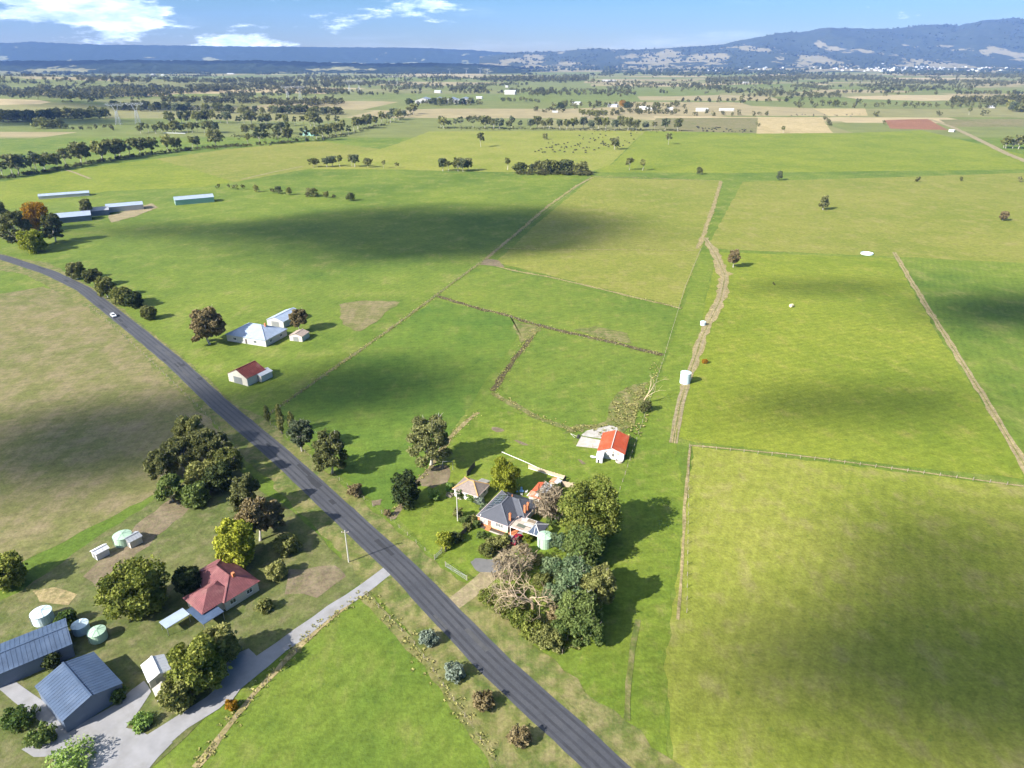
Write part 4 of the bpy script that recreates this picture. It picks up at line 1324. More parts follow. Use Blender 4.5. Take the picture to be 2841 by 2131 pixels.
# ---- the distant wood: belts and forest that read as one mass
def blob_trees(name, pts, label, mat='leaf_far', seed=3):
    """pts: (x, y, z, h, w) low crowns, each a rough dome of its own"""
    rng = np.random.default_rng(seed)
    P = np.array(pts, float)
    n = len(P)
    prof = np.array([(0.02, 0.55), (0.30, 0.95), (0.62, 1.0), (0.88, 0.62), (1.0, 0.14)])
    k, r = 6, len(prof)
    ang = np.linspace(0, 2 * np.pi, k, endpoint=False)[None, None, :] + rng.random((n, 1, 1)) * 6 + np.arange(r)[None, :, None] * 0.4
    rad = prof[:, 1][None, :, None] * (P[:, 4] / 2)[:, None, None] * (0.62 + 0.76 * rng.random((n, r, k)))
    zz = prof[:, 0][None, :, None] * P[:, 3][:, None, None] * (0.82 + 0.36 * rng.random((n, r, k)))
    V = np.stack([P[:, 0][:, None, None] + np.cos(ang) * rad, P[:, 1][:, None, None] + np.sin(ang) * rad, P[:, 2][:, None, None] + zz], -1)
    idx = np.arange(n * r * k).reshape(n, r, k)
    a, b = idx[:, :-1, :], np.roll(idx, -1, 2)[:, :-1, :]
    c, d = np.roll(idx, -1, 2)[:, 1:, :], idx[:, 1:, :]
    Q = np.stack([a, b, c, d], -1).reshape(-1, 4)
    o = link(name, raw_mesh(name, V.reshape(-1, 3), Q, mat))
    return struct(o, 'stuff', label)


def spray_trees(name, pts, label, mat, seed=3):
    """looser crowns for the middle distance: each tree two or three lobes of leaf sprays"""
    rng = np.random.default_rng(seed)
    P = np.array(pts, float)
    n, k = len(P), 56
    lobe = rng.normal(size=(n, 3, 3)) * np.array([0.30, 0.30, 0.14])
    which = rng.integers(0, 3, (n, k))
    c = np.take_along_axis(lobe, which[:, :, None].repeat(3, 2), 1)
    d = rng.normal(size=(n, k, 3))
    d /= np.linalg.norm(d, axis=2)[:, :, None]
    d = d * (0.45 + 0.55 * rng.random((n, k, 1)))
    w, h = (P[:, 4] / 2)[:, None], P[:, 3][:, None]
    x = P[:, 0][:, None] + (c[..., 0] * 1.1 + d[..., 0] * 0.62) * w
    y = P[:, 1][:, None] + (c[..., 1] * 1.1 + d[..., 1] * 0.62) * w
    z = P[:, 2][:, None] + np.clip(0.56 + c[..., 2] * 1.0 + d[..., 2] * 0.38, 0.06, 1.05) * h
    p = np.stack([x, y, z], -1).reshape(-1, 3)
    s = np.repeat(P[:, 3] * 0.165, k) * (0.6 + 0.8 * rng.random(n * k))
    nr = rng.normal(size=(n * k, 3)) * 0.7 + d.reshape(-1, 3)
    nr /= np.linalg.norm(nr, axis=1)[:, None]
    a = np.cross(nr, rng.normal(size=(n * k, 3)))
    a /= np.linalg.norm(a, axis=1)[:, None]
    b = np.cross(nr, a)
    a, b = a * (s * 0.75)[:, None], b * (s * 0.55)[:, None]
    V = np.stack([p - a - b * 0.6, p - a * 0.2 + b, p + a + b * 0.3, p + a * 0.3 - b], 1).reshape(-1, 3)
    return struct(link(name, raw_mesh(name, V, np.arange(len(V)).reshape(-1, 4), mat)), 'stuff', label)


rf = random.Random(4)
wood = []


def scatter(poly, n, h0, h1, w=1.0):
    xs, ys = [p[0] for p in poly], [p[1] for p in poly]
    k = 0
    while k < n:
        x, y = rf.uniform(min(xs), max(xs)), rf.uniform(min(ys), max(ys))
        ins = False
        for (x1, y1), (x2, y2) in zip(poly, poly[1:] + poly[:1]):
            if (y1 > y) != (y2 > y) and x < (x2 - x1) * (y - y1) / (y2 - y1) + x1:
                ins = not ins
        if not ins:
            continue
        if fbm(x / 45.0, y / 9.0, 5, 3) < 0.36:
            k += 0.35
            continue
        p = atg(x, y)
        h = rf.uniform(h0, h1)
        wood.append((p.x, p.y, p.z - 0.3, h, h * rf.uniform(0.8, 1.5) * w))
        k += 1


def belt(pts, n, h0, h1, jy=2.0, w=1.0):
    lx, ly = [p[0] for p in pts], [p[1] for p in pts]
    for _ in range(n):
        x = rf.uniform(lx[0], lx[-1])
        p = atg(x, float(np.interp(x, lx, ly)) + rf.gauss(0, jy))
        h = rf.uniform(h0, h1)
        wood.append((p.x, p.y, p.z - 0.3, h, h * rf.uniform(0.8, 1.5) * w))


for px, py, h in REST:
    p = atg(px, py)
    wood.append((p.x, p.y, p.z - 0.3, h, h * 1.1))
scatter([(-60, 205), (120, 198), (250, 202), (420, 215), (450, 262), (300, 272), (120, 268), (-60, 258)], 420, 13, 22, 1.2)
scatter([(120, 196), (300, 190), (330, 205), (200, 212)], 60, 12, 18)
belt([(0, 262), (200, 270), (450, 264), (600, 250), (780, 238), (950, 228)], 494, 12, 20, 5)
belt([(450, 232), (700, 226), (950, 215)], 285, 12, 18, 3)
belt([(450, 284), (640, 283), (850, 292), (950, 288)], 209, 10, 17, 3)
belt([(620, 270), (800, 262), (960, 256)], 133, 10, 16, 3)
belt([(900, 236), (1130, 232)], 133, 10, 16, 3)
belt([(900, 220), (1150, 214), (1330, 222)], 209, 10, 16, 3)
belt([(1060, 250), (1180, 242), (1350, 250)], 114, 11, 17, 4)
belt([(1334, 224), (1632, 223)], 285, 14, 22, 3)
belt([(1470, 262), (1600, 258), (1760, 262)], 114, 9, 14, 4)
belt([(1670, 206), (1790, 202), (1900, 208), (2240, 200)], 380, 12, 20, 3)
belt([(1400, 190), (1600, 186), (1900, 190)], 228, 10, 16, 3)
belt([(1960, 228), (2120, 220), (2280, 216), (2446, 222)], 437, 13, 22, 4)
belt([(2446, 226), (2640, 230), (2841, 234)], 247, 10, 16, 2.5)
belt([(2160, 178), (2400, 180), (2640, 184), (2841, 182)], 798, 14, 24, 4, 1.4)
belt([(2450, 196), (2680, 206), (2841, 212)], 437, 13, 22, 5)
belt([(1700, 245), (1850, 240), (2000, 248)], 114, 10, 16, 4)
belt([(2060, 262), (2200, 268), (2330, 266)], 76, 10, 15, 4)
belt([(2640, 285), (2841, 282)], 114, 11, 18, 4)
belt([(1640, 320), (1780, 312), (1870, 316)], 57, 7, 11, 3)
belt([(0, 232), (250, 226), (420, 232)], 228, 12, 18, 4)
for _ in range(640):
    x, y = rf.uniform(-40, 2880), 174 + 90 * rf.random() ** 1.3
    p = atg(x, y)
    hd = rf.choice((0.0, 0.05, 1.5))
    for j in range(rf.choice((1, 1, 3, 10, 22))):
        h = rf.uniform(8, 15)
        q = p + Vector((math.cos(hd), math.sin(hd), 0)) * j * rf.uniform(8, 12)
        wood.append((q.x, q.y, float(gz(q.x, q.y)) - 0.3, h, h * rf.uniform(0.8, 1.4)))
near_w = [t for t in wood if t[1] < 5200]
far_w = [t for t in wood if t[1] >= 5200]
spray_trees('distant_woodland', near_w, 'belts and copses of trees crossing the middle of the plain', 'leaf_wood')
blob_trees('distant_woodland', far_w, 'dark forest belts along the foot of the far ridge')
# trees on the far hillsides, around and between the clearings
hw = []
for _ in range(3800):
    px, t_ = rf.uniform(1380, 2960), rf.uniform(0.02, 0.66)
    q = on_hill(px, t_)
    if fbm(q.x / 420, q.y / 420, 8, 3) > 0.5:
        h = rf.uniform(12, 22)
        hw.append((q.x + rf.uniform(-20, 20), q.y + rf.uniform(-20, 20), q.z - 4, h + 4, h * rf.uniform(1.0, 1.9)))
blob_trees('distant_woodland', hw, 'scattered bush on the slopes of the right-hand hills')

# ---- undergrowth on hedge lines, tussocks in the rough corners
hedge = []
for pts, n, h0, h1, jy in (([(0, 497), (130, 477), (300, 447), (430, 427), (560, 413), (700, 404), (820, 396), (880, 388), (960, 375), (1060, 348), (1150, 316)], 420, 1.5, 4.5, 1.5),
                           ([(1216, 357), (1900, 364)], 200, 1.0, 3.5, 1.5), ([(1433, 484), (1640, 486)], 110, 1.5, 5, 1.5), ([(640, 380), (860, 386)], 60, 1.5, 4, 2)):
    lx, ly = [p[0] for p in pts], [p[1] for p in pts]
    for _ in range(n):
        x = rf.uniform(lx[0], lx[-1])
        p = at(x, float(np.interp(x, lx, ly)) + rf.gauss(0, jy))
        h = rf.uniform(h0, h1)
        hedge.append((p.x, p.y, -0.1, h, h * rf.uniform(1.0, 2.2)))
spray_trees('undergrowth', hedge, 'low scrub along the tree-lined field edges', 'leaf_wood', 6)


def tussocks(name, label, spots, mat, size, seed):
    rng = np.random.default_rng(seed)
    vs = []
    for x, y, h in spots:
        k = 9
        a = rng.random(k) * 6.28
        d = np.stack([np.cos(a), np.sin(a), np.zeros(k)], -1)
        side = np.stack([-np.sin(a), np.cos(a), np.zeros(k)], -1)
        L = h * (0.6 + 0.7 * rng.random(k))[:, None]
        w = size * (0.6 + 0.6 * rng.random(k))[:, None]
        b = np.array([x, y, 0.02]) + d * 0.12
        m_ = b + d * L * 0.35 + np.array([0, 0, 1.0]) * L * 0.75
        e = b + d * L * (0.9 + 0.3 * rng.random((k, 1))) + np.array([0, 0, 1.0]) * L * 0.6
        vs.append(np.stack([b - side * w * .6, m_ - side * w, e, m_ + side * w], 1))
    V = np.concatenate(vs).reshape(-1, 3)
    return struct(link(name, raw_mesh(name, V, np.arange(len(V)).reshape(-1, 4), mat)), 'stuff', label)


def in_poly(x, y, poly):
    ins = False
    for (x1, y1), (x2, y2) in zip(poly, poly[1:] + poly[:1]):
        if (y1 > y) != (y2 > y) and x < (x2 - x1) * (y - y1) / (y2 - y1) + x1:
            ins = not ins
    return ins


def fill(poly, n, h0, h1):
    o = []
    xs, ys = [p[0] for p in poly], [p[1] for p in poly]
    while len(o) < n:
        x, y = rf.uniform(min(xs), max(xs)), rf.uniform(min(ys), max(ys))
        if in_poly(x, y, poly):
            p = at(x, y)
            o.append((p.x, p.y, rf.uniform(h0, h1)))
    return o


tussocks('tussock_grass', 'tall straw-coloured tussocks behind the red shed',
         fill([(1700, 1110), (1740, 1075), (1800, 1062), (1765, 1180), (1745, 1195), (1700, 1160), (1640, 1185), (1560, 1203), (1600, 1180), (1680, 1170)], 170, 0.25, 0.6) + fill([(1620, 1185), (1700, 1165), (1800, 1060), (1800, 1010), (1840, 1000), (1780, 1210), (1700, 1235)], 160, 0.3, 0.7), 'leaf_tussock', 0.16, 3)
sp = []
for k, (pts, w, mt) in enumerate(STRIPS):
    P = [at(*p).to_2d() for p in pts]
    for a, b_ in zip(P[:-1], P[1:]):
        L = (b_ - a).length
        n = Vector((-(b_ - a).y, (b_ - a).x)).normalized()
        for _ in range(int(L * (2.2 if (a.y < 330) else 0.8))):
            q = a.lerp(b_, rf.random()) + n * rf.gauss(0, w * 0.5)
            sp.append((q.x, q.y, rf.uniform(0.15, 0.45)))
tussocks('tussock_grass', 'rank ungrazed grass along the paddock margins and drains', sp, 'leaf_tussock', 0.13, 4)
tussocks('rough_grass', 'rough green grass under the trees of the block corner',
         fill([(1380, 1640), (1500, 1580), (1660, 1560), (1620, 1800), (1540, 1820)], 600, 0.2, 0.5), 'leaf_olive', 0.14, 5)

# ================================================================== BUILDINGS AND OBJECTS
plain('roof_charcoal', (0.078, 0.081, 0.096), 0.42, 0.12, 0.6, spec=0.5)
plain('roof_ridge', (0.15, 0.155, 0.175), 0.45, 0.1, 1.0)
plain('wall_white', (0.62, 0.60, 0.57), 0.6, 0.07, 1.5, dirt=(0.45, 0.42, 0.36), dirt_amt=0.3)
plain('wall_green', (0.36, 0.50, 0.31), 0.65, 0.08, 1.5)
plain('wall_cream', (0.55, 0.50, 0.42), 0.7, 0.1, 1.5)
plain('trim_white', (0.78, 0.76, 0.73), 0.5, 0.06, 2.0)
plain('trim_pink', (0.60, 0.46, 0.42), 0.6, 0.1, 2.0)
plain('brick_orange', (0.46, 0.165, 0.070), 0.85, 0.28, 5.0)
plain('brick_paving', (0.50, 0.27, 0.17), 0.85, 0.25, 4.0)
plain('tile_brown', (0.235, 0.190, 0.165), 0.8, 0.25, 1.6, dirt=(0.36, 0.29, 0.23), dirt_amt=0.5)
plain('lichen', (0.52, 0.30, 0.09), 0.9, 0.3, 3.0, dirt=(0.36, 0.27, 0.18), dirt_amt=0.7)
plain('red_iron', (0.40, 0.070, 0.024), 0.55, 0.22, 0.7, dirt=(0.38, 0.16, 0.095), dirt_amt=0.6)
plain('rust_iron', (0.50, 0.20, 0.11), 0.65, 0.3, 0.8, dirt=(0.60, 0.45, 0.36), dirt_amt=0.8)
plain('white_iron', (0.52, 0.52, 0.53), 0.5, 0.1, 0.8, dirt=(0.45, 0.40, 0.36), dirt_amt=0.4)
plain('blue_iron', (0.050, 0.080, 0.138), 0.55, 0.3, 0.4, dirt=(0.10, 0.13, 0.18), dirt_amt=0.6)
plain('maroon_iron', (0.20, 0.048, 0.036), 0.6, 0.35, 0.7, dirt=(0.28, 0.17, 0.13), dirt_amt=0.8)
plain('blue_wall', (0.10, 0.13, 0.19), 0.5, 0.1, 0.5)
plain('pale_blue_iron', (0.31, 0.37, 0.47), 0.5, 0.2, 0.3, dirt=(0.24, 0.24, 0.25), dirt_amt=0.6)
plain('pink_roof', (0.165, 0.055, 0.058), 0.75, 0.35, 0.9, dirt=(0.27, 0.14, 0.12), dirt_amt=0.7)
plain('green_iron', (0.20, 0.36, 0.30), 0.5, 0.1, 0.5)
plain('tank_green', (0.33, 0.46, 0.335), 0.5, 0.07, 0.8)
plain('tank_blue', (0.52, 0.62, 0.66), 0.5, 0.08, 0.8)
plain('concrete', (0.40, 0.36, 0.32), 0.85, 0.2, 0.9, dirt=(0.42, 0.27, 0.18), dirt_amt=0.7)
plain('concrete_old', (0.36, 0.335, 0.30), 0.85, 0.3, 0.7, dirt=(0.22, 0.20, 0.12), dirt_amt=0.8)
plain('timber_grey', (0.27, 0.225, 0.18), 0.85, 0.3, 3.0)
plain('timber_pale', (0.46, 0.36, 0.26), 0.85, 0.25, 3.0)
plain('timber_dark', (0.075, 0.065, 0.055), 0.85, 0.3, 2.0)
plain('steel_grey', (0.28, 0.285, 0.29), 0.45, 0.1, 2.0, metal=0.4)
plain('pole_white', (0.46, 0.44, 0.40), 0.6, 0.12, 2.0)
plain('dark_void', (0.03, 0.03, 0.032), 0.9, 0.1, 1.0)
plain('plastic_blue', (0.20, 0.38, 0.58), 0.5, 0.08, 2.0)
plain('rubber', (0.025, 0.025, 0.026), 0.85, 0.1, 3.0)
plain('soil', (0.075, 0.055, 0.040), 0.95, 0.4, 3.0)
plain('patch_green', (0.105, 0.115, 0.085), 0.7, 0.2, 1.5)
plain('patch_brown', (0.20, 0.15, 0.10), 0.75, 0.3, 1.2)
plain('patch_cream', (0.40, 0.34, 0.275), 0.7, 0.2, 1.2)
plain('patch_rose', (0.32, 0.25, 0.205), 0.7, 0.2, 1.2)
plain('hide_black', (0.020, 0.018, 0.017), 0.8, 0.3, 2.0)
plain('wrap_white', (0.58, 0.59, 0.585), 0.4, 0.05, 1.0)
plain('far_wall', (0.42, 0.41, 0.39), 0.7, 0.08, 0.3)
plain('far_roof', (0.46, 0.48, 0.51), 0.5, 0.1, 0.2)
plain('far_roof_grey', (0.30, 0.31, 0.33), 0.6, 0.1, 0.2)
plain('factory_roof', (0.26, 0.29, 0.33), 0.5, 0.1, 0.2)
plain('straw', (0.55, 0.47, 0.29), 0.95, 0.2, 2.0)


def glossy(name, col, rough, spec=0.6, coat=0.0, metal=0.0):
    m, nt, b = nmat(name)
    tco = nd(nt, 'ShaderNodeTexCoord').outputs['Object']
    n = tex_noise(nt, tco, 1.4, 3)
    nt.links.new(mixc(nt, 1.0, col, grey(nt, mrange(nt, n, 0.2, 0.8, 0.92, 1.06)), 'MULTIPLY'), b.inputs['Base Color'])
    b.inputs['Roughness'].default_value = rough
    b.inputs['Specular IOR Level'].default_value = spec
    b.inputs['Coat Weight'].default_value = coat
    b.inputs['Metallic'].default_value = metal


glossy('window_glass', (0.045, 0.055, 0.065), 0.08, 0.8)
glossy('solar_cell', (0.020, 0.035, 0.055), 0.16, 0.7, 0.4)
glossy('car_red', (0.30, 0.008, 0.035), 0.28, 0.5, 0.8)
glossy('car_white', (0.72, 0.73, 0.75), 0.3, 0.5, 0.8)
glossy('poly_blue', (0.060, 0.080, 0.115), 0.25, 0.6)


def V3(*a):
    return Vector(a)


def roof_face(mb, pts, th=0.05, rib=0.0, rib_w=0.05, rib_h=0.05, mi=0, rib_mi=None):
    """a sloping sheet; pts[0]->pts[1] is its eave; ribs run up the slope"""
    pts = [Vector(p) for p in pts]
    e = (pts[1] - pts[0]).normalized()
    nrm = Vector((0, 0, 0))
    for i in range(1, len(pts) - 1):
        nrm += (pts[i] - pts[0]).cross(pts[i + 1] - pts[0])
    nrm.normalize()
    if nrm.z < 0:
        nrm = -nrm
    mb.solid([[p - nrm * th for p in pts], pts], mi)
    if rib:
        up = nrm.cross(e).normalized()
        if up.z < 0:
            up = -up
        q = [((p - pts[0]).dot(e), (p - pts[0]).dot(up)) for p in pts]
        lo, hi = min(a for a, _ in q), max(a for a, _ in q)
        x = lo + rib * 0.5
        while x < hi:
            ys = []
            for (a, b), (c, d) in zip(q, q[1:] + q[:1]):
                if (a - x) * (c - x) < 0:
                    ys.append(b + (d - b) * (x - a) / (c - a))
            if len(ys) >= 2 and max(ys) - min(ys) > 0.15:
                p0 = pts[0] + e * x + up * min(ys) + nrm * rib_h * 0.3
                p1 = pts[0] + e * x + up * max(ys) + nrm * rib_h * 0.3
                mb.bar(p0, p1, rib_w, rib_h, mi if rib_mi is None else rib_mi)
            x += rib
    return nrm


def hip_faces(x0, x1, y0, y1, ze, zr):
    """hip roof over a rectangle: four faces (eave first)"""
    w, d = x1 - x0, y1 - y0
    if d >= w:
        r0, r1 = V3((x0 + x1) / 2, y0 + w / 2, zr), V3((x0 + x1) / 2, y1 - w / 2, zr)
        f = {'front': [V3(x0, y0, ze), V3(x1, y0, ze), r0], 'right': [V3(x1, y0, ze), V3(x1, y1, ze), r1, r0],
             'back': [V3(x1, y1, ze), V3(x0, y1, ze), r1], 'left': [V3(x0, y1, ze), V3(x0, y0, ze), r0, r1]}
    else:
        r0, r1 = V3(x0 + d / 2, (y0 + y1) / 2, zr), V3(x1 - d / 2, (y0 + y1) / 2, zr)
        f = {'front': [V3(x0, y0, ze), V3(x1, y0, ze), r1, r0], 'right': [V3(x1, y0, ze), V3(x1, y1, ze), r1],
             'back': [V3(x1, y1, ze), V3(x0, y1, ze), r0, r1], 'left': [V3(x0, y1, ze), V3(x0, y0, ze), r0]}
    hips = [(V3(x0, y0, ze), r0), (V3(x1, y0, ze), r1 if d < w else r0), (V3(x1, y1, ze), r1), (V3(x0, y1, ze), r0 if d < w else r1), (r0, r1)]
    return f, hips


def window(parent, x0, x1, z0, z1, y, axis='y', sgn=-1, panes=2, frame='trim_white', t=0.06):
    """a window on a wall: frame bars, glass, sill"""
    def P(a, b, z):      # along the wall, out of the wall, up
        return (a, y + sgn * b, z) if axis == 'y' else (y + sgn * b, a, z)
    fr = MB()
    for a, b in ((x0, x0 + t), (x1 - t, x1)):
        fr.bar(P((a + b) / 2, 0.035, z0), P((a + b) / 2, 0.035, z1), t, 0.07)
    for z in (z0, z1):
        fr.bar(P(x0, 0.035, z), P(x1, 0.035, z), 0.07, t)
    for k in range(1, panes):
        xm = x0 + (x1 - x0) * k / panes
        fr.bar(P(xm, 0.03, z0), P(xm, 0.03, z1), t * 0.8, 0.06)
    o = fr.build('window', frame, parent)
    MB().poly([P(x0, 0.02, z0), P(x1, 0.02, z0), P(x1, 0.02, z1), P(x0, 0.02, z1)]).build('glass', 'window_glass', o)
    s = MB().bar(P(x0 - 0.06, 0.06, z0 - 0.06), P(x1 + 0.06, 0.06, z0 - 0.06), 0.05, 0.14)
    s.build('sill', frame, o)
    return o


def chimney(parent, x, y, z0, z1, w=0.52, d=0.45):
    c = MB().bx(x - w / 2, x + w / 2, y - d / 2, y + d / 2, z0, z1).build('chimney', 'brick_orange', parent)
    MB().bx(x - w / 2 - 0.06, x + w / 2 + 0.06, y - d / 2 - 0.06, y + d / 2 + 0.06, z1, z1 + 0.12).build('chimney_cap', 'brick_orange', c)
    MB().disc((x, y), 0.14, 0.12, z1 + 0.122, z1 + 0.36, 10).build('chimney_pot', 'brick_orange', c)


# ------------------------------------------------------------------ main house
HR = R(-29.5)
hA = at(1322.3, 1430, 2.9)
house = thing('house', 'white weatherboard house with charcoal hipped roof and three orange chimneys', 'house', (hA.x, hA.y, 0), HR)
W1, D1, EV = 9.4, 13.0, 2.9
mb = MB()      # outer walls, porch left open at the front left
mb.bx(4.1, 8.95, 0.5, 12.5, 0.35, 2.86)
mb.bx(0.5, 4.1, 2.6, 12.5, 0.35, 2.858)
mb.bx(8.95, 11.0, 5.3, 12.49, 0.35, 2.855)
mb.build('wall', 'wall_white', house)
mb = MB()
for z in np.arange(0.55, 2.8, 0.22):       # weatherboard laps
    if z > 1.25:
        mb.bx(4.1, 8.97, 0.47, 0.5, z, z + 0.025)
    mb.bx(8.95, 8.975, 0.5, 5.3, z, z + 0.025)
mb.build('weatherboard_laps', 'trim_white', house)
MB().bx(4.06, 8.99, 0.455, 0.5, 0.36, 1.24).build('lower_wall', 'wall_green', house)
MB().bx(8.95, 8.992, 0.5, 5.28, 0.36, 1.24).build('lower_wall', 'wall_green', house)
MB().bx(4.3, 11.0, 0.55, 12.4, -0.1, 0.35).build('plinth', 'brick_orange', house)
MB().bx(0.55, 4.3, 0.45, 12.4, -0.1, 0.45).build('porch_floor', 'brick_paving', house)
MB().bx(0.35, 4.1, 0.3, 0.45, -0.1, 0.80).build('porch_wall', 'brick_orange', house)
MB().bx(0.22, 0.72, 0.22, 0.75, -0.1, 2.83).build('porch_pillar', 'brick_orange', house)
lat = MB()
for k in range(7):
    x = 0.80 + k * 0.38
    lat.bx(x, x + 0.07, 0.36, 0.40, 0.8, 2.80)
for k in range(6):
    z = 0.86 + k * 0.37
    lat.bx(0.74, 3.16, 0.33, 0.36, z, z + 0.07)
lat.build('porch_lattice', 'trim_white', house)
d = MB().bx(3.3, 4.05, 2.55, 2.6, 0.45, 2.45).build('door', 'timber_pale', house)
MB().bx(3.38, 3.44, 2.52, 2.55, 1.40, 1.50).build('door_handle', 'steel_grey', d)
for k in range(3):
    MB().bx(2.95, 4.25, -0.30 - 0.32 * k, 0.30 - 0.32 * k, -0.1, 0.42 - 0.15 * k).build('step', 'brick_orange', house)
window(house, 5.4, 7.7, 1.28, 2.35, 0.5, panes=3)
window(house, 1.0, 2.6, 1.1, 2.3, 2.6, panes=2)
window(house, 1.5, 2.9, 1.2, 2.3, 8.95, 'x', 1)
window(house, 3.6, 4.6, 1.2, 2.3, 8.95, 'x', 1)
window(house, 6.2, 7.6, 1.2, 2.3, 11.0, 'x', 1)
window(house, 4.0, 5.6, 1.2, 2.3, 0.5, 'x', -1)
window(house, 8.0, 9.6, 1.2, 2.3, 0.5, 'x', -1)
f, hips = hip_faces(0, W1, 0, D1, EV, 5.3)
f2, hips2 = hip_faces(1.5, 11.5, 4.95, 13.25, EV - 0.03, 4.98)
roof = MB()
for k in ('front', 'right', 'back', 'left'):
    roof_face(roof, f[k], 0.06, 0.38, 0.055, 0.05)
roof_main = roof.build('roof', 'roof_charcoal', house)
roof = MB()
for k in ('front', 'right', 'back'):
    roof_face(roof, f2[k], 0.06, 0.38, 0.055, 0.05)
roof_wing = roof.build('roof', 'roof_charcoal', house)
for rf_, hh in ((roof_main, hips), (roof_wing, [hips2[1], hips2[2], (hips2[4][0] + V3(2, 0, 0), hips2[4][1])])):
    for a, b_ in hh:
        MB().bar(a + V3(0, 0, 0.05), b_ + V3(0, 0, 0.05), 0.22, 0.07).build('ridge_cap', 'roof_ridge', rf_)
g = MB()
for a, b_ in (((-0.06, -0.06), (W1 + 0.06, -0.06)), ((-0.06, -0.06), (-0.06, D1 + 0.06)), ((W1 + 0.06, -0.06), (W1 + 0.06, 4.8)), ((W1 + .1, 4.87), (11.56, 4.87)), ((11.57, 4.9), (11.57, 13.2))):
    g.bar((*a, EV - 0.06), (*b_, EV - 0.06), 0.12, 0.12)
g.build('gutter', 'trim_pink', house)
chimney(house, 8.75, 2.2, 3.0, 5.15)
chimney(house, 10.55, 6.8, 3.0, 5.35)
chimney(house, 10.75, 8.1, 3.0, 5.5)
# solar panels on the left slope
sl = (5.3 - EV) / (W1 / 2)
cs = 1 / math.sqrt(1 + sl * sl)
for r_ in range(2):
    for k in range(6):
        y0 = 2.6 + k * 1.22 + r_ * 0.9
        xa, xb = 1.0 + r_ * 1.55, 1.0 + r_ * 1.55 + 1.42
        if r_ and (xb > (y0) or k > 4):
            continue
        z = lambda x: EV + x * sl + 0.14
        p = MB()
        pts = [V3(xa, y0, z(xa)), V3(xb, y0, z(xb)), V3(xb, y0 + 1.14, z(xb)), V3(xa, y0 + 1.14, z(xa))]
        p.solid([[q - V3(-sl, 0, 1) * 0.04 for q in pts], pts])
        so = p.build('solar_panel', 'solar_cell', roof_main)
        fr = MB()
        for a, b_ in zip(pts, pts[1:] + pts[:1]):
            fr.bar(a, b_, 0.04, 0.05)
        fr.build('panel_frame', 'steel_grey', so)
an = MB()
an.tube([(10.9, 8.9, 4.2), (10.9, 8.9, 7.6)], 0.035, 6)
an.tube([(10.3, 8.3, 7.5), (11.7, 9.9, 7.9)], 0.03, 6)
for k in range(6):
    a = V3(10.3, 8.3, 7.5).lerp(V3(11.7, 9.9, 7.9), k / 5)
    an.tube([a + V3(0.35, -0.3, 0), a - V3(0.35, -0.3, 0)], 0.016, 4)
an.build('television_antenna', 'pole_white', house)
MB().disc((1.0, 0.35), 0.16, 0.16, 3.1, 3.32, 12).build('roof_vent', 'trim_white', roof_main)
MB().disc((5.2, 9.6), 0.13, 0.13, 4.5, 5.35, 10).build('flue', 'brick_orange', roof_main)
MB().bx(0.3, 2.8, -0.75, 0.26, -0.05, 0.16).build('garden_bed', 'soil', house)
MB().bx(4.4, 9.2, -0.55, 0.44, -0.05, 0.17).build('garden_bed', 'soil', house)
MB().bx(4.3, 9.3, -1.0, -0.56, -0.05, 0.12).build('garden_path', 'concrete', house)

# ------------------------------------------------------------------ carport beside the house
cp = thing('carport', 'open carport with patchwork sheet roof and dark hipped end', 'carport', (hA.x, hA.y, 0), HR)
PATCH = [(9.75, 11.0, 0.45, 3.3, 'patch_cream'), (11.0, 13.3, 0.45, 1.35, 'patch_rose'), (11.0, 13.3, 1.35, 2.65, 'patch_green'), (13.3, 14.7, 0.45, 2.3, 'patch_cream'),
         (11.0, 12.4, 2.65, 4.1, 'patch_cream'), (12.4, 14.7, 2.65, 3.5, 'wall_white'), (9.9, 11.0, 3.3, 5.6, 'patch_rose'), (11.0, 12.4, 4.1, 5.6, 'wall_white'),
         (12.4, 14.7, 3.5, 4.4, 'patch_cream'), (12.4, 14.7, 4.4, 5.6, 'patch_brown'), (13.3, 14.7, 2.3, 2.65, 'patch_brown')]
for k, (x0, x1, y0, y1, mt) in enumerate(PATCH):
    MB().bx(x0 + 0.012, x1 - 0.012, y0 + 0.012, y1 - 0.012, 2.78, 2.815 + 0.006 * (k % 3)).build('roof_sheet', mt, cp)
b_ = MB()
for x in (9.8, 12.2, 14.75):
    b_.bx(x, x + 0.1, 0.4, 5.7, 2.62, 2.775)
b_.bx(9.7, 18.1, 0.36, 0.44, 2.60, 2.80)
b_.bx(9.9, 14.8, 5.62, 5.70, 2.60, 2.80)
b_.build('beam', 'trim_white', cp)
pk = V3(15.6, 3.3, 3.75)
e1, e2, e3, e4 = V3(14.72, 0.5, 2.72), V3(18.2, 0.6, 2.72), V3(17.9, 6.1, 2.72), V3(14.72, 6.0, 2.72)
r_ = MB()
roof_face(r_, [e2, e3, pk], 0.05, 0.4, 0.05, 0.05)
roof_face(r_, [e3, e4, pk], 0.05, 0.4, 0.05, 0.05)
r_.build('roof', 'roof_charcoal', cp)
r_ = MB()
roof_face(r_, [e1, e2, pk], 0.03, 0.0)
sk = r_.build('roof_skylight', 'poly_blue', cp)
MB().bar(e1.lerp(e2, 0.5) + V3(0, 0, 0.04), pk.lerp(e1.lerp(e2, 0.5), 0.2) + V3(0, 0, 0.04), 0.08, 0.06).build('glazing_bar', 'trim_white', sk)
for a, c_ in ((e2, pk), (e3, pk)):
    MB().bar(a + V3(0, 0, 0.04), c_ + V3(0, 0, 0.04), 0.14, 0.06).build('ridge_cap', 'trim_white', cp)
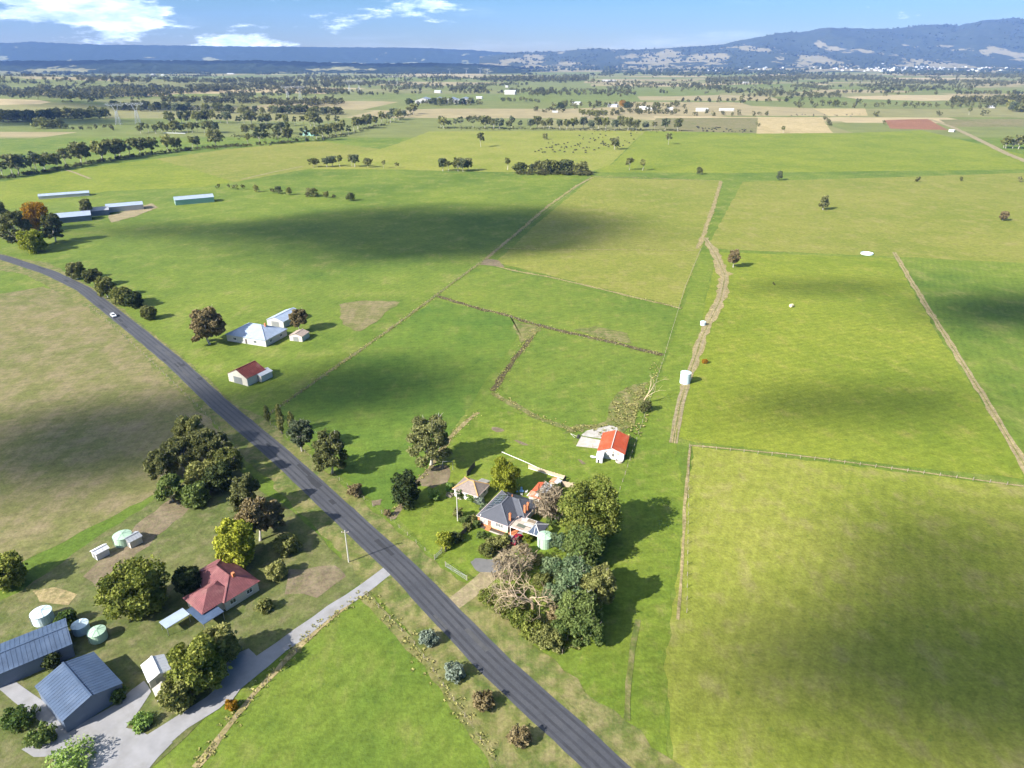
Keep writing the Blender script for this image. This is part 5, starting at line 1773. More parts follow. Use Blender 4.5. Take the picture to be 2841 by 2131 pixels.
for x, y in ((9.85, 0.42), (14.7, 0.45), (18.0, 0.7), (17.75, 5.9), (14.75, 5.8)):
    MB().bx(x - 0.06, x + 0.06, y - 0.06, y + 0.06, -0.05, 2.62).build('post', 'trim_white', cp)
MB().bx(12.0, 13.9, 5.72, 5.80, 0, 1.9).build('screen_panel', 'steel_grey', cp)

# ------------------------------------------------------------------ cottage
cA = at(1250 + 25 * 0.1808, 1280 + 420 * 0.1808, 2.6)
cot = thing('cottage', 'small white cottage with hipped brown tile roof and orange lichen ridge', 'cottage', (cA.x, cA.y, 0), R(-27.5))
cw, cd = 8.2, 6.7
MB().bx(0.4, cw - 0.4, 0.4, cd - 0.4, -0.1, 2.58).build('wall', 'wall_white', cot)
f, hips = hip_faces(0, cw, 0, cd, 2.6, 4.55)
r_ = MB()
for k in f:
    roof_face(r_, f[k], 0.07, 0.33, 0.07, 0.06)
    e0, e1_ = f[k][0], f[k][1]
    top = f[k][2]
    for j in range(1, 11):        # tile courses
        t = j / 11
        a = e0.lerp(f[k][-1], t) + V3(0, 0, 0.03)
        c_ = e1_.lerp(top, t) + V3(0, 0, 0.03)
        r_.bar(a, c_, 0.04, 0.05)
cr = r_.build('roof', 'tile_brown', cot)
for a, c_ in hips:
    MB().bar(a + V3(0, 0, 0.07), c_ + V3(0, 0, 0.07), 0.24, 0.12).build('ridge_cap', 'lichen', cr)
MB().bx(1.9, 2.75, 0.34, 0.4, 0.1, 2.2).build('door', 'timber_dark', cot)
MB().bx(1.7, 3.0, -0.35, 0.4, -0.05, 0.12).build('door_step', 'concrete', cot)
window(cot, 3.9, 5.7, 0.95, 2.1, 0.4, panes=2)
window(cot, 0.8, 1.5, 1.0, 2.1, 0.4, panes=1)
window(cot, 1.0, 1.7, 1.0, 2.1, cw - 0.4, 'x', 1, 1)
window(cot, 3.6, 4.9, 1.0, 2.1, cw - 0.4, 'x', 1, 2)
g = MB()
for a, c_ in (((-0.05, -0.05), (cw + .05, -0.05)), ((cw + 0.05, -0.05), (cw + 0.05, cd))):
    g.bar((*a, 2.55), (*c_, 2.55), 0.1, 0.1)
g.build('gutter', 'trim_pink', cot)
MB().bx(4.6, 7.0, cd - 0.1, cd + 1.9, -0.1, 2.2).build('lean_to', 'wall_cream', cot)
r_ = MB()
roof_face(r_, [V3(4.4, cd + 2.1, 2.25), V3(7.2, cd + 2.1, 2.25), V3(7.2, cd - 0.05, 2.75), V3(4.4, cd - 0.05, 2.75)], 0.05, 0.3, 0.05, 0.04)
r_.build('lean_to_roof', 'concrete_old', cot)

# timber crate by the cottage, tied-up frame
cr_p = at(1247, 1377)
tc_ = thing('timber_crate', 'open timber crate standing at the cottage corner', 'crate', cr_p, R(-27))
for k, (x0, x1, y0, y1) in enumerate(((-0.8, 0.8, -0.55, -0.5), (-0.8, 0.8, 0.5, 0.55), (-0.85, -0.8, -0.55, 0.55), (0.8, 0.85, -0.55, 0.55))):
    for z in (0.1, 0.4, 0.7):
        MB().bx(x0, x1, y0, y1, z, z + 0.16).build('slat', 'timber_grey', tc_)

# ------------------------------------------------------------------ red and white outbuilding behind the house
ob = thing('outbuilding', 'long low outbuilding, half red ribbed roof, half white sheets', 'outbuilding', at(1464, 1392), R(-27.2))
# its length runs away from the camera
MB().bx(0.2, 5.2, 0.2, 6.9, -0.1, 2.15).build('wall', 'wall_cream', ob)
r_ = MB()
roof_face(r_, [V3(0, 7.1, 2.2), V3(0, 2.2, 2.2), V3(2.2, 2.2, 2.95), V3(2.2, 7.1, 2.95)], 0.05, 0.42, 0.10, 0.06)
r_.build('roof', 'red_iron', ob)
r_ = MB()
roof_face(r_, [V3(5.4, 2.2, 2.15), V3(5.4, 7.1, 2.15), V3(2.24, 7.1, 2.95), V3(2.24, 2.2, 2.95)], 0.05, 0.75, 0.04, 0.03)
r_.build('roof', 'white_iron', ob)
MB().bar((2.2, 2.1, 3.0), (2.2, 7.2, 3.0), 0.16, 0.07).build('ridge_cap', 'trim_white', ob)
r_ = MB()
roof_face(r_, [V3(5.2, -0.4, 2.2), V3(0.0, -0.4, 2.2), V3(0.0, 2.1, 2.5), V3(5.2, 2.1, 2.5)], 0.05, 0.5, 0.06, 0.05)
r_.build('roof', 'rust_iron', ob)
MB().bx(2.1, 3.0, 0.1, 2.0, 2.52, 2.60).build('roof_sheet', 'white_iron', ob)
MB().bx(-0.06, 0.1, -0.5, 2.1, 2.2, 2.35).build('fascia', 'trim_white', ob)
sh = thing('garden_shed', 'tiny rusty-roofed garden shed beyond the red and white outbuilding', 'shed', at(1541, 1350), R(-29.5))
MB().bx(-1.3, 1.3, -1.1, 1.1, -0.1, 1.8).build('wall', 'timber_pale', sh)
r_ = MB()
roof_face(r_, [V3(-1.5, 1.25, 1.8), V3(-1.5, -1.25, 1.8), V3(0.1, -1.25, 2.35), V3(0.1, 1.25, 2.35)], 0.05, 0.4, 0.06, 0.05)
r_.build('roof', 'rust_iron', sh)
r_ = MB()
roof_face(r_, [V3(1.5, -1.25, 1.85), V3(1.5, 1.25, 1.85), V3(0.13, 1.25, 2.35), V3(0.13, -1.25, 2.35)], 0.05, 0.4, 0.06, 0.05)
r_.build('roof', 'white_iron', sh)

# ------------------------------------------------------------------ red-roofed farm shed
sA = V3(26.0, 178.15, 0)
shed = thing('farm_shed', 'farm shed with bright red iron gable roof and patchy white walls', 'shed', sA, R(-15.5))
sw, sd, se, sr = 8.1, 11.0, 2.6, 4.25
mb = MB()
q = [(0.15, se - 0.05), (0.15, -0.1), (sw - 0.15, -0.1), (sw - 0.15, se - 0.05), (sw / 2, sr - 0.08)]
mb.solid([[(x, 0.12, z) for x, z in q], [(x, sd - 0.12, z) for x, z in q]])
mb.build('wall', 'white_iron', shed)
for k, (s0, s1) in enumerate(((0, sw / 2), (sw, sw / 2))):
    r_ = MB()
    pts = [V3(s0 + (-0.15 if k == 0 else 0.15), -0.2, se - 0.03), V3(s0 + (-0.15 if k == 0 else 0.15), sd + 0.2, se - 0.03), V3(s1, sd + 0.2, sr), V3(s1, -0.2, sr)]
    roof_face(r_, pts, 0.05, 0.32, 0.05, 0.035)
    r_.build('roof', 'red_iron', shed)
MB().bar((sw / 2, -0.25, sr + 0.04), (sw / 2, sd + 0.25, sr + 0.04), 0.24, 0.08).build('ridge_cap', 'trim_pink', shed)
lp = MB()
for k in range(17):
    x = 0.4 + k * 0.45
    zt = se + (sr - se) * (1 - abs(x - sw / 2) / (sw / 2)) - 0.25
    lp.bx(x, x + 0.04, 0.09, 0.12, 0, zt)
lp.build('cladding_ribs', 'white_iron', shed)
window(shed, 4.35, 4.95, 1.3, 2.0, 0.12, panes=1, frame='timber_grey')
window(shed, 0.75, 1.3, 1.5, 2.1, 0.12, panes=1, frame='timber_grey')
for x, z, w_, h_ in ((3.2, 0.7, 0.35, 0.8), (4.7, 2.25, 0.28, 0.7), (5.9, 2.0, 0.5, 0.45), (2.5, 2.3, 0.18, 0.5)):
    MB().bx(x, x + w_, 0.075, 0.118, z, z + h_).build('patch', 'rust_iron' if z > 1 else 'steel_grey', shed)
MB().bx(0.05, 1.95, -2.9, 0.0, -0.1, 2.1).build('lean_to', 'white_iron', shed)
r_ = MB()
roof_face(r_, [V3(2.1, -3.05, 2.12), V3(-0.1, -3.05, 2.12), V3(-0.1, 0.08, 2.55), V3(2.1, 0.08, 2.55)], 0.05, 0.3, 0.05, 0.04)
r_.build('lean_to_roof', 'white_iron', shed)
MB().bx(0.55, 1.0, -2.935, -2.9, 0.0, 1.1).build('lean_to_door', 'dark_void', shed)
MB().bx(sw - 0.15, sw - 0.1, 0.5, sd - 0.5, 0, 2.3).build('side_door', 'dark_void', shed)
# old slab beside it
slab = struct(MB().poly([(*at(*p).to_2d(), 0.16) for p in ((1598, 1239), (1612, 1212), (1665, 1222), (1676, 1219), (1661, 1246))]).build('concrete_slab', 'concrete'))
slab2 = struct(MB().poly([(*at(*p).to_2d(), 0.18) for p in ((1613, 1208), (1628, 1196), (1694, 1181), (1712, 1187), (1716, 1199), (1672, 1219), (1618, 1211))]).build('concrete_slab', 'concrete_old'))
for k, (px, py) in enumerate(((1660, 1208), (1644, 1243))):
    p = thing('gate_post', ('leaning timber post in the middle of the cracked slab', 'timber post at the near edge of the concrete slab')[k], 'post', at(px, py))
    MB().tube([(0, 0, 0), (0.05, 0.02, 1.5)], [0.1, 0.08], 7).build('post', 'timber_grey', p)
ob_ = thing('bathtub', 'white bathtub trough lying on the grass left of the red shed', 'trough', at(1645, 1271), R(-25))
mb = MB()
ring = lambda a, b_, z: [(a * math.cos(t) * (1.0 if math.cos(t) > 0 else 1.0), b_ * math.sin(t), z) for t in [2 * math.pi * j / 16 for j in range(16)]]
mb.solid([ring(0.70, 0.34, 0.02), ring(0.92, 0.46, 0.5), ring(0.98, 0.52, 0.56), ring(0.86, 0.40, 0.55), ring(0.62, 0.28, 0.18)], caps=True)
mb.build('tub', 'wrap_white', ob_, True)
tr_ = thing('round_trough', 'round concrete stock trough at the red shed front corner', 'trough', at(1718, 1281))
mb = MB()
n_ = 24
ringc = lambda r_, z: [(r_ * math.cos(2 * math.pi * j / n_), r_ * math.sin(2 * math.pi * j / n_), z) for j in range(n_)]
mb.solid([ringc(1.15, 0), ringc(1.15, 0.55), ringc(0.98, 0.55), ringc(0.95, 0.22)], caps=True)
mb.build('basin', 'concrete', tr_)
# drawbar of old machinery near the slab
dr = thing('farm_implement', 'pale drawbar of old machinery at the slab\'s left corner', 'implement', at(1594, 1213), R(-20))
mb = MB()
mb.tube([(-1.6, 0.9, 0.5), (1.2, 0.0, 0.45)], 0.06, 6)
mb.tube([(-1.6, 0.9, 0.5), (0.4, -0.9, 0.3)], 0.05, 6)
mb.build('drawbar', 'pole_white', dr)
MB().tube([(1.2, -0.6, 0.45), (1.2, 0.6, 0.45)], 0.05, 6).build('axle', 'steel_grey', dr)
for s in (-0.6, 0.6):
    MB().tube([(1.2, s - 0.08, 0.45), (1.2, s + 0.08, 0.45)], 0.45, 14).build('wheel', 'rubber', dr)


# ------------------------------------------------------------------ water tanks
def tank(label, p, r, h, mat, ribs=8, rise=0.45):
    t = thing('water_tank', label, 'water tank', p)
    mb = MB()
    mb.solid([ringc(r, 0), ringc(r, h)], caps=True)
    mb.build('body', mat, t, False)
    bands = MB()
    for k in range(1, 6):
        z = h * k / 6
        bands.solid([ringc(r + 0.001, z - 0.03), ringc(r + 0.025, z), ringc(r + 0.001, z + 0.03)], caps=False)
    bands.build('hoops', mat, t)
    mb = MB()
    mb.solid([ringc(r * 1.05, h + 0.001), ringc(r * 1.05, h + 0.07), ringc(r * 0.12, h + rise)], caps=True)
    ro = mb.build('roof', mat, t)
    for k in range(ribs):
        a = 2 * math.pi * k / ribs
        MB().bar((r * 1.04 * math.cos(a), r * 1.04 * math.sin(a), h + 0.10), (r * 0.14 * math.cos(a), r * 0.14 * math.sin(a), h + rise + 0.03), 0.10, 0.06).build('roof_rib', mat, ro)
    MB().disc((0, 0), 0.28, 0.24, h + rise - 0.06, h + rise + 0.10, 14).build('hatch', mat, ro)
    MB().tube([(-r * 0.75, -r * 0.78, 0), (-r * 0.75, -r * 0.78, h)], 0.06, 6).build('downpipe', 'steel_grey', t)
    return t


tank('pale green ribbed water tank beside the carport', at(1511, 1513), 1.85, 3.0, 'tank_green')
tank('pale green tank at the top of the bare yard', at(345, 1506), 2.1, 2.4, 'tank_green')
tank('pale blue round tank above the blue sheds', at(122, 1722), 2.0, 2.4, 'tank_blue')
tank('pale blue tank of the pair right of the blue sheds', at(228, 1752), 1.6, 2.0, 'tank_blue')
tank('greenish tank of the pair right of the blue sheds', at(275, 1772), 1.7, 2.1, 'tank_green')
tank('white tank standing in the dirt track past the red shed', at(1900, 1062), 1.9, 4.2, 'tank_blue')
tank('small pale tank further up the dirt track', at(1950, 902), 1.2, 1.6, 'tank_blue')


# ------------------------------------------------------------------ cars
def car(label, p, rz, mat):
    c = thing('parked_car' if mat == 'car_red' else 'car', label, 'car', p, rz)
    prof = [(-2.15, 0.35), (-2.2, 0.75), (-2.05, 0.98), (-1.35, 1.04), (1.25, 1.0), (1.95, 0.86), (2.15, 0.7), (2.15, 0.35)]
    mb = MB()
    rings = []
    for y, k in ((-0.86, 0.93), (-0.80, 1.0), (0.80, 1.0), (0.86, 0.93)):
        rings.append([(x * (0.985 if abs(y) > 0.83 else 1.0), y, 0.35 + (z - 0.35) * k) for x, z in prof])
    mb.solid(rings)
    mb.build('body', mat, c)
    top = [(-1.95, 1.0), (-1.60, 1.46), (-0.2, 1.53), (0.35, 1.46), (1.15, 0.99)]
    mb = MB()
    mb.solid([[(x, -0.76, z) if z < 1.2 else (x, -0.60, z) for x, z in top], [(x, 0.76, z) if z < 1.2 else (x, 0.60, z) for x, z in top]])
    mb.build('window_band', 'window_glass', c)
    mb = MB()
    mb.solid([[(-1.62, -0.62, 1.45), (-0.2, -0.62, 1.525), (0.36, -0.62, 1.455)], [(-1.62, 0.62, 1.45), (-0.2, 0.62, 1.525), (0.36, 0.62, 1.455)],
              ], caps=True)
    mb.poly([(-1.62, -0.62, 1.475), (-0.2, -0.62, 1.56), (0.36, -0.62, 1.49), (0.36, 0.62, 1.49), (-0.2, 0.62, 1.56), (-1.62, 0.62, 1.475)])
    for s in (-1, 1):
        mb.bar((-1.97, s * 0.77, 1.0), (-1.62, s * 0.62, 1.47), 0.09)
        mb.bar((1.17, s * 0.77, 1.0), (0.36, s * 0.62, 1.47), 0.08)
        mb.bar((-0.35, s * 0.775, 1.0), (-0.35, s * 0.62, 1.5), 0.08)
    mb.build('roof', mat, c)
    for x in (-1.35, 1.35):
        for s in (-1, 1):
            w = MB().tube([(x, s * 0.70, 0.33), (x, s * 0.88, 0.33)], 0.33, 16).build('wheel', 'rubber', c)
            MB().tube([(x, s * 0.885, 0.33), (x, s * 0.90, 0.33)], 0.19, 10).build('rim', 'steel_grey', w)
    for s in (-0.6, 0.6):
        MB().bx(2.10, 2.17, s - 0.18, s + 0.18, 0.62, 0.75).build('headlight', 'trim_white', c)
        MB().bx(-2.215, -2.14, s - 0.16, s + 0.16, 0.72, 0.9).build('tail_light', 'car_red', c)
    return c


car('dark red car parked under the bushes in front of the carport', at(1432, 1502) + V3(0, 0, 0.12), R(62), 'car_red')
rd = None
for i, p in enumerate(road_line):
    if rd is None or abs(proj(p.x, p.y, 0)[0] - 325) < abs(proj(road_line[rd].x, road_line[rd].y, 0)[0] - 325):
        rd = i
tdir = (road_line[rd + 1] - road_line[rd - 1]).normalized()
pos_ = road_line[rd] + Vector((-tdir.y, tdir.x)) * 1.6
car('white car driving on the road near the bend', (pos_.x, pos_.y, 0.12), math.atan2(tdir.y, tdir.x) + math.pi, 'car_white')

# ------------------------------------------------------------------ garden furniture, swing, pole
gt = thing('garden_table', 'round blue garden table on the lawn behind the house', 'table', at(1447, 1368))
MB().disc((0, 0), 0.62, 0.62, 0.70, 0.74, 20).build('tabletop', 'plastic_blue', gt)
for k in range(4):
    a = k * math.pi / 2 + 0.5
    MB().tube([(0.42 * math.cos(a), 0.42 * math.sin(a), 0.70), (0.5 * math.cos(a), 0.5 * math.sin(a), 0)], 0.03, 5).build('leg', 'plastic_blue', gt)
for k, (lab, mt) in enumerate((('blue garden chair behind the blue table', 'plastic_blue'), ('blue garden chair left of the blue table', 'plastic_blue'),
                               ('pale garden chair right of the blue table', 'wrap_white'), ('white garden chair in front of the blue table', 'wrap_white'))):
    a = (math.pi / 2, math.pi * 0.97, 0.05, -math.pi / 2)[k]
    c0 = at(1447, 1368) + V3(math.cos(a) * 1.25, math.sin(a) * 1.25, 0)
    ch = thing('garden_chair', lab, 'chair', c0, a - math.pi / 2, 'garden chairs round the blue table')
    MB().bx(-0.28, 0.28, -0.27, 0.27, 0.40, 0.45).build('seat', mt, ch)
    b2 = MB()
    b2.solid([[(-0.28, 0.25, 0.452), (0.28, 0.25, 0.452), (0.28, 0.29, 0.452), (-0.28, 0.29, 0.452)], [(-0.24, 0.38, 0.95), (0.24, 0.38, 0.95), (0.24, 0.42, 0.95), (-0.24, 0.42, 0.95)]])
    b2.build('backrest', mt, ch)
    for x in (-0.24, 0.24):
        for y in (-0.22, 0.22):
            MB().bx(x - 0.025, x + 0.025, y - 0.025, y + 0.025, 0, 0.40).build('leg', mt, ch)
        MB().bx(x - 0.03, x + 0.03, -0.25, 0.3, 0.62, 0.66).build('armrest', mt, ch)
s0, s1 = at(1229, 1300), at(1256, 1297)
sw_ = thing('swing_frame', 'bare metal A-frame swing on the brown earth under the big gum', 'swing', (s0 + s1) / 2)
for s, lab in ((-1.5, 0), (1.5, 1)):
    for y in (-1.1, 1.1):
        MB().tube([(s + 0.15 * s / 1.5, y, 0), (s * 0.92, 0, 2.3)], 0.05, 6).build('leg', 'steel_grey', sw_)
    MB().tube([(s, -0.6, 1.05), (s, 0.6, 1.05)], 0.035, 5).build('brace', 'steel_grey', sw_)
MB().tube([(-1.5, 0, 2.3), (1.5, 0, 2.3)], 0.055, 6).build('crossbar', 'steel_grey', sw_)
pp = thing('power_pole', 'slim white power pole on the lawn before the cottage', 'pole', at(1270, 1446))
MB().tube([(0, 0, -0.1), (0, 0, 9.2)], [0.17, 0.12], 8).build('pole', 'pole_white', pp)
MB().bx(-0.9, 0.9, -0.06, 0.06, 8.6, 8.74).build('crossarm', 'timber_grey', pp)
for x in (-0.75, -0.3, 0.3, 0.75):
    MB().disc((x, 0), 0.05, 0.05, 8.741, 8.9, 8).build('insulator', 'trim_white', pp)
rp_o = road_line[0]
pp2 = thing('power_pole', 'pale roadside pole beside the gravel driveway mouth', 'pole', at(968, 1560))
MB().tube([(0, 0, -0.1), (0, 0, 9.5)], [0.18, 0.12], 8).build('pole', 'pole_white', pp2)
MB().bx(-0.9, 0.9, -0.06, 0.06, 8.9, 9.04).build('crossarm', 'timber_grey', pp2)
for x in (-0.75, 0.75):
    MB().disc((x, 0), 0.05, 0.05, 9.041, 9.2, 8).build('insulator', 'trim_white', pp2)


# ------------------------------------------------------------------ fences and gates
def paling_fence(label, pts, h, mat, rail=True, cap=None, gap=0.02, w=0.14):
    f0 = at(*pts[0])
    t = thing('fence', label, 'fence', f0)
    P = [at(*p) - f0 for p in pts]
    pal, rl = MB(), MB()
    for a, b_ in zip(P[:-1], P[1:]):
        L = (b_ - a).length
        d = (b_ - a).normalized()
        n = max(1, int(L / (w + gap)))
        ang = math.atan2(d.y, d.x)
        for k in range(n):
            q = a.lerp(b_, (k + 0.5) / n)
            hh = h * (0.94 + 0.1 * ((k * 7919) % 13) / 13)
            pal.box((q.x, q.y, hh / 2), (w, 0.025, hh), ang)
        nrm = V3(-d.y, d.x, 0) * 0.04
        for z in (h * 0.25, h * 0.8):
            rl.bar(a + nrm + V3(0, 0, z), b_ + nrm + V3(0, 0, z), 0.05, 0.09)
        if cap:
            MB().bar(a + V3(0, 0, 0.1), b_ + V3(0, 0, 0.1), 0.12, 0.2).build('plinth_board', cap, t)
        m_ = max(1, int(L / 2.6))
        for k in range(m_ + 1):
            q = a.lerp(b_, k / m_) + nrm * 2.2
            MB().bx(q.x - 0.06, q.x + 0.06, q.y - 0.06, q.y + 0.06, -0.05, h * 1.04).build('post', mat, t)
    struct(pal.build('palings', mat, t), 'stuff')
    struct(rl.build('rails', mat, t), 'stuff')
    return t


paling_fence('dark paling fence running down from the house to the road gate', [(1308, 1462), (1275, 1492), (1235, 1532)], 1.5, 'timber_dark')
paling_fence('dark paling fence behind the cottage', [(1296, 1322), (1318, 1294)], 1.9, 'timber_dark')
paling_fence('pale timber fence on the lawn before the red shed', [(1466, 1300), (1512, 1314), (1566, 1330)], 1.3, 'timber_pale', cap='trim_white')
paling_fence('dark end of the timber fence turning towards the outbuilding', [(1569, 1332), (1556, 1348)], 1.5, 'timber_dark')
paling_fence('weathered brown timber screen near the big olive tree', [(1560, 1350), (1592, 1356)], 1.9, 'timber_pale')
paling_fence('brown corner screen below the leafless tree', [(1530, 1446), (1549, 1450), (1556, 1440)], 1.9, 'timber_grey')
paling_fence('low dark fence between the pole shrubs and the house', [(1288, 1448), (1318, 1436)], 1.3, 'timber_dark')
wr = thing('rail_fence', 'long low white rail across the lawn towards the red shed', 'fence', at(1392, 1258))
P = [at(*p) - at(1392, 1258) for p in ((1392, 1258), (1425, 1272), (1458, 1286), (1492, 1302), (1520, 1312))]
for a, b_ in zip(P[:-1], P[1:]):
    MB().bar(a + V3(0, 0, 0.55), b_ + V3(0, 0, 0.55), 0.10, 0.14).build('rail', 'trim_white', wr)
for a in P:
    MB().bx(a.x - 0.06, a.x + 0.06, a.y - 0.06, a.y + 0.06, -0.05, 0.62).build('post', 'timber_grey', wr)


def gate(label, pa, pb, h=1.25, bars=4, mat='steel_grey'):
    a, b_ = at(*pa), at(*pb)
    L = (b_ - a).length
    t = thing('farm_gate', label, 'gate', a, math.atan2((b_ - a).y, (b_ - a).x))
    fr = MB()
    for p, q in (((0.1, 0, 0.15), (L - 0.1, 0, 0.15)), ((0.1, 0, h), (L - 0.1, 0, h)), ((0.1, 0, 0.15), (0.1, 0, h)), ((L - 0.1, 0, 0.15), (L - 0.1, 0, h)), ((0.1, 0, 0.15), (L - 0.1, 0, h))):
        fr.tube([p, q], 0.035, 6)
    fr.build('frame', mat, t)
    for k in range(1, bars):
        z = 0.15 + (h - 0.15) * k / bars
        MB().tube([(0.1, 0, z), (L - 0.1, 0, z)], 0.025, 5).build('bar', mat, t)
    for x in (0, L):
        MB().tube([(x, 0, -0.05), (x, 0, h + 0.35)], 0.09, 7).build('post', 'timber_grey', t)


gate('grey metal gate at the end of the dark garden fence', (1206, 1553), (1226, 1534))
gate('open silver metal gate beside the front driveway', (1236, 1572), (1296, 1611), 1.3, 3)
# wire fences on posts: the block's boundary and the roadside
def wire_fence(label, pts, step=4.0, h=1.15):
    f0 = at(*pts[0])
    t = thing('wire_fence', label, 'fence', f0)
    P = [at(*p) - f0 for p in pts]
    posts, wires = MB(), MB()
    for a, b_ in zip(P[:-1], P[1:]):
        L = (b_ - a).length
        n = max(1, int(L / step))
        for k in range(n):
            q = a.lerp(b_, k / n)
            posts.bx(q.x - 0.06, q.x + 0.06, q.y - 0.06, q.y + 0.06, -0.05, h)
        for z in (0.35, 0.7, 1.05):
            wires.bar(a + V3(0, 0, z), b_ + V3(0, 0, z), 0.007)
    struct(posts.build('posts', 'timber_grey', t), 'stuff')
    struct(wires.build('wires', 'timber_grey', t), 'stuff')


wire_fence('post and wire fence along the road side of the block', [(736, 1166), (900, 1300), (1085, 1445), (1205, 1552)])
wire_fence('post and wire fence on the block\'s long left side', [(736, 1160), (1000, 975), (1215, 818), (1400, 680), (1640, 490)])
wire_fence('post and wire fence between the lower paddocks', [(1215, 826), (1400, 876), (1560, 923), (1840, 988)])
wire_fence('post and wire fence on the block\'s long right side', [(1560, 1815), (1680, 1480), (1760, 1240), (1840, 1000), (1900, 800), (1945, 690)])
wire_fence('post and wire fence around the yellow right paddock', [(1905, 1700), (1912, 1240), (2300, 1280), (2841, 1352)])
wire_fence('post and wire fence along the green paddock by the gravel drive', [(1012, 1652), (860, 1770), (700, 1940), (560, 2110)])
wire_fence('roadside post and wire fence below the gravel drive', [(1020, 1655), (1150, 1790), (1290, 1990), (1380, 2125)])
wire_fence('roadside post and wire fence of the tan paddock', [(250, 850), (400, 985), (560, 1140), (650, 1235)])


# ------------------------------------------------------------------ neighbours' houses and sheds
def hip_house(label, p, rz, w, d, he, hr, roof, wall='wall_white', name='house', cat='house', chim=True):
    t = thing(name, label, cat, p, rz)
    MB().bx(-w / 2 + 0.4, w / 2 - 0.4, -d / 2 + 0.4, d / 2 - 0.4, -0.1, he - 0.02).build('wall', wall, t)
    f, hips = hip_faces(-w / 2, w / 2, -d / 2, d / 2, he, hr)
    r_ = MB()
    for k in f:
        roof_face(r_, f[k], 0.07, 0.5, 0.06, 0.05)
    ro = r_.build('roof', roof, t)
    for a, b_ in hips:
        MB().bar(a + V3(0, 0, 0.06), b_ + V3(0, 0, 0.06), 0.22, 0.09).build('ridge_cap', roof, ro)
    for x in (-w * 0.28, w * 0.22):
        window(t, x - 0.8, x + 0.8, 1.0, 2.1, -d / 2 + 0.4)
    for y in (-d * 0.25, d * 0.2):
        window(t, y - 0.7, y + 0.7, 1.0, 2.1, w / 2 - 0.4, 'x', 1)
    MB().bx(-0.5, 0.4, -d / 2 + 0.34, -d / 2 + 0.4, 0.1, 2.15).build('door', 'timber_dark', t)
    if chim:
        c = MB().bx(w * 0.2, w * 0.2 + 0.7, 0.4, 1.0, he, hr + 0.6).build('chimney', 'brick_orange', t)
    return t


def gable_shed(label, p, rz, w, d, he, hr, roof, wall, name='shed', cat='shed', door=True, rib=0.8, open_front=False):
    t = thing(name, label, cat, p, rz)
    mb = MB()
    q = [(-w / 2, he), (-w / 2, -0.1), (w / 2, -0.1), (w / 2, he), (0, hr - 0.05)]
    mb.solid([[(x, -d / 2, z) for x, z in q], [(x, d / 2, z) for x, z in q]])
    mb.build('wall', wall, t)
    for s in (-1, 1):
        r_ = MB()
        pts = [V3(s * (w / 2 + 0.2), -d / 2 - 0.25, he + 0.01), V3(s * (w / 2 + 0.2), d / 2 + 0.25, he + 0.01), V3(0, d / 2 + 0.25, hr + 0.06), V3(0, -d / 2 - 0.25, hr + 0.06)]
        roof_face(r_, pts, 0.05, rib, 0.08, 0.05)
        r_.build('roof', roof, t)
    MB().bar((0, -d / 2 - 0.3, hr + 0.1), (0, d / 2 + 0.3, hr + 0.1), 0.35, 0.08).build('ridge_cap', roof, t)
    if door:
        MB().bx(-w * 0.22, w * 0.22, -d / 2 - 0.05, -d / 2, 0.0, he * 0.86).build('door', 'dark_void' if open_front else 'steel_grey', t)  # open front: a near-black panel stands in for the shade inside
    return t


pk_ = hip_house('brick house with a pinkish red hipped roof among the lower left trees', at(628, 1630), R(-38), 14.5, 9.0, 2.7, 5.0, 'pink_roof', 'wall_cream')
w2 = MB()
MB().bx(-1.0, 6.0, -8.6, -3.6, -0.1, 2.66).build('wall', 'wall_cream', pk_)
f, hips = hip_faces(-1.5, 6.6, -9.2, 0.4, 2.72, 4.85)
for k in f:
    roof_face(w2, f[k], 0.07, 0.5, 0.06, 0.05)
w2.build('roof', 'pink_roof', pk_)
cpt = thing('carport', 'flat blue-grey carport against the pink-roofed house', 'carport', at(575, 1718), R(-38))
MB().bx(-3.4, 3.4, -2.4, 2.4, 2.3, 2.42).build('roof', 'blue_iron', cpt)
for x in (-3.2, 3.2):
    for y in (-2.2, 2.2):
        MB().bx(x - 0.06, x + 0.06, y - 0.06, y + 0.06, -0.1, 2.3).build('post', 'steel_grey', cpt)
awn = thing('pergola', 'pale flat pergola roof between carport and dark olive tree', 'pergola', at(478, 1745), R(52))
MB().bx(-1.6, 3.6, -1.5, 1.5, 2.2, 2.32).build('roof', 'pale_blue_iron', awn)
for x in (-1.4, 3.4):
    for y in (-1.3, 1.3):
        MB().bx(x - 0.05, x + 0.05, y - 0.05, y + 0.05, -0.1, 2.2).build('post', 'steel_grey', awn)
gable_shed('big blue steel shed with open front facing the gravel yard', at(232, 1935), R(-128), 10.2, 11.8, 3.4, 4.9, 'blue_iron', 'blue_wall', open_front=True)
gable_shed('long blue steel shed with pale roof stripes at the left edge', at(92, 1830), R(-52), 8.6, 13.8, 3.4, 4.6, 'blue_iron', 'blue_wall')
gable_shed('small white garden shed in the bare yard', at(282, 1542), R(-35), 2.4, 3.0, 1.9, 2.4, 'white_iron', 'white_iron')
gable_shed('dark-doored hut beside the pale green yard tank', at(372, 1508), R(-35), 3.0, 3.0, 2.0, 2.6, 'far_roof_grey', 'wall_cream')
gable_shed('little grey shed above the gravel loop', at(440, 1875), R(40), 4.0, 5.0, 2.1, 2.9, 'white_iron', 'wall_cream')
gable_shed('low pale hut beside the dark olive tree', at(462, 1935), R(40), 3.0, 3.4, 1.8, 2.3, 'concrete_old', 'wall_cream')
wh = hip_house('house with a wide pale blue iron roof across the left paddock', at(715, 938), R(-20), 21, 15, 3.0, 6.6, 'pale_blue_iron', 'far_wall')
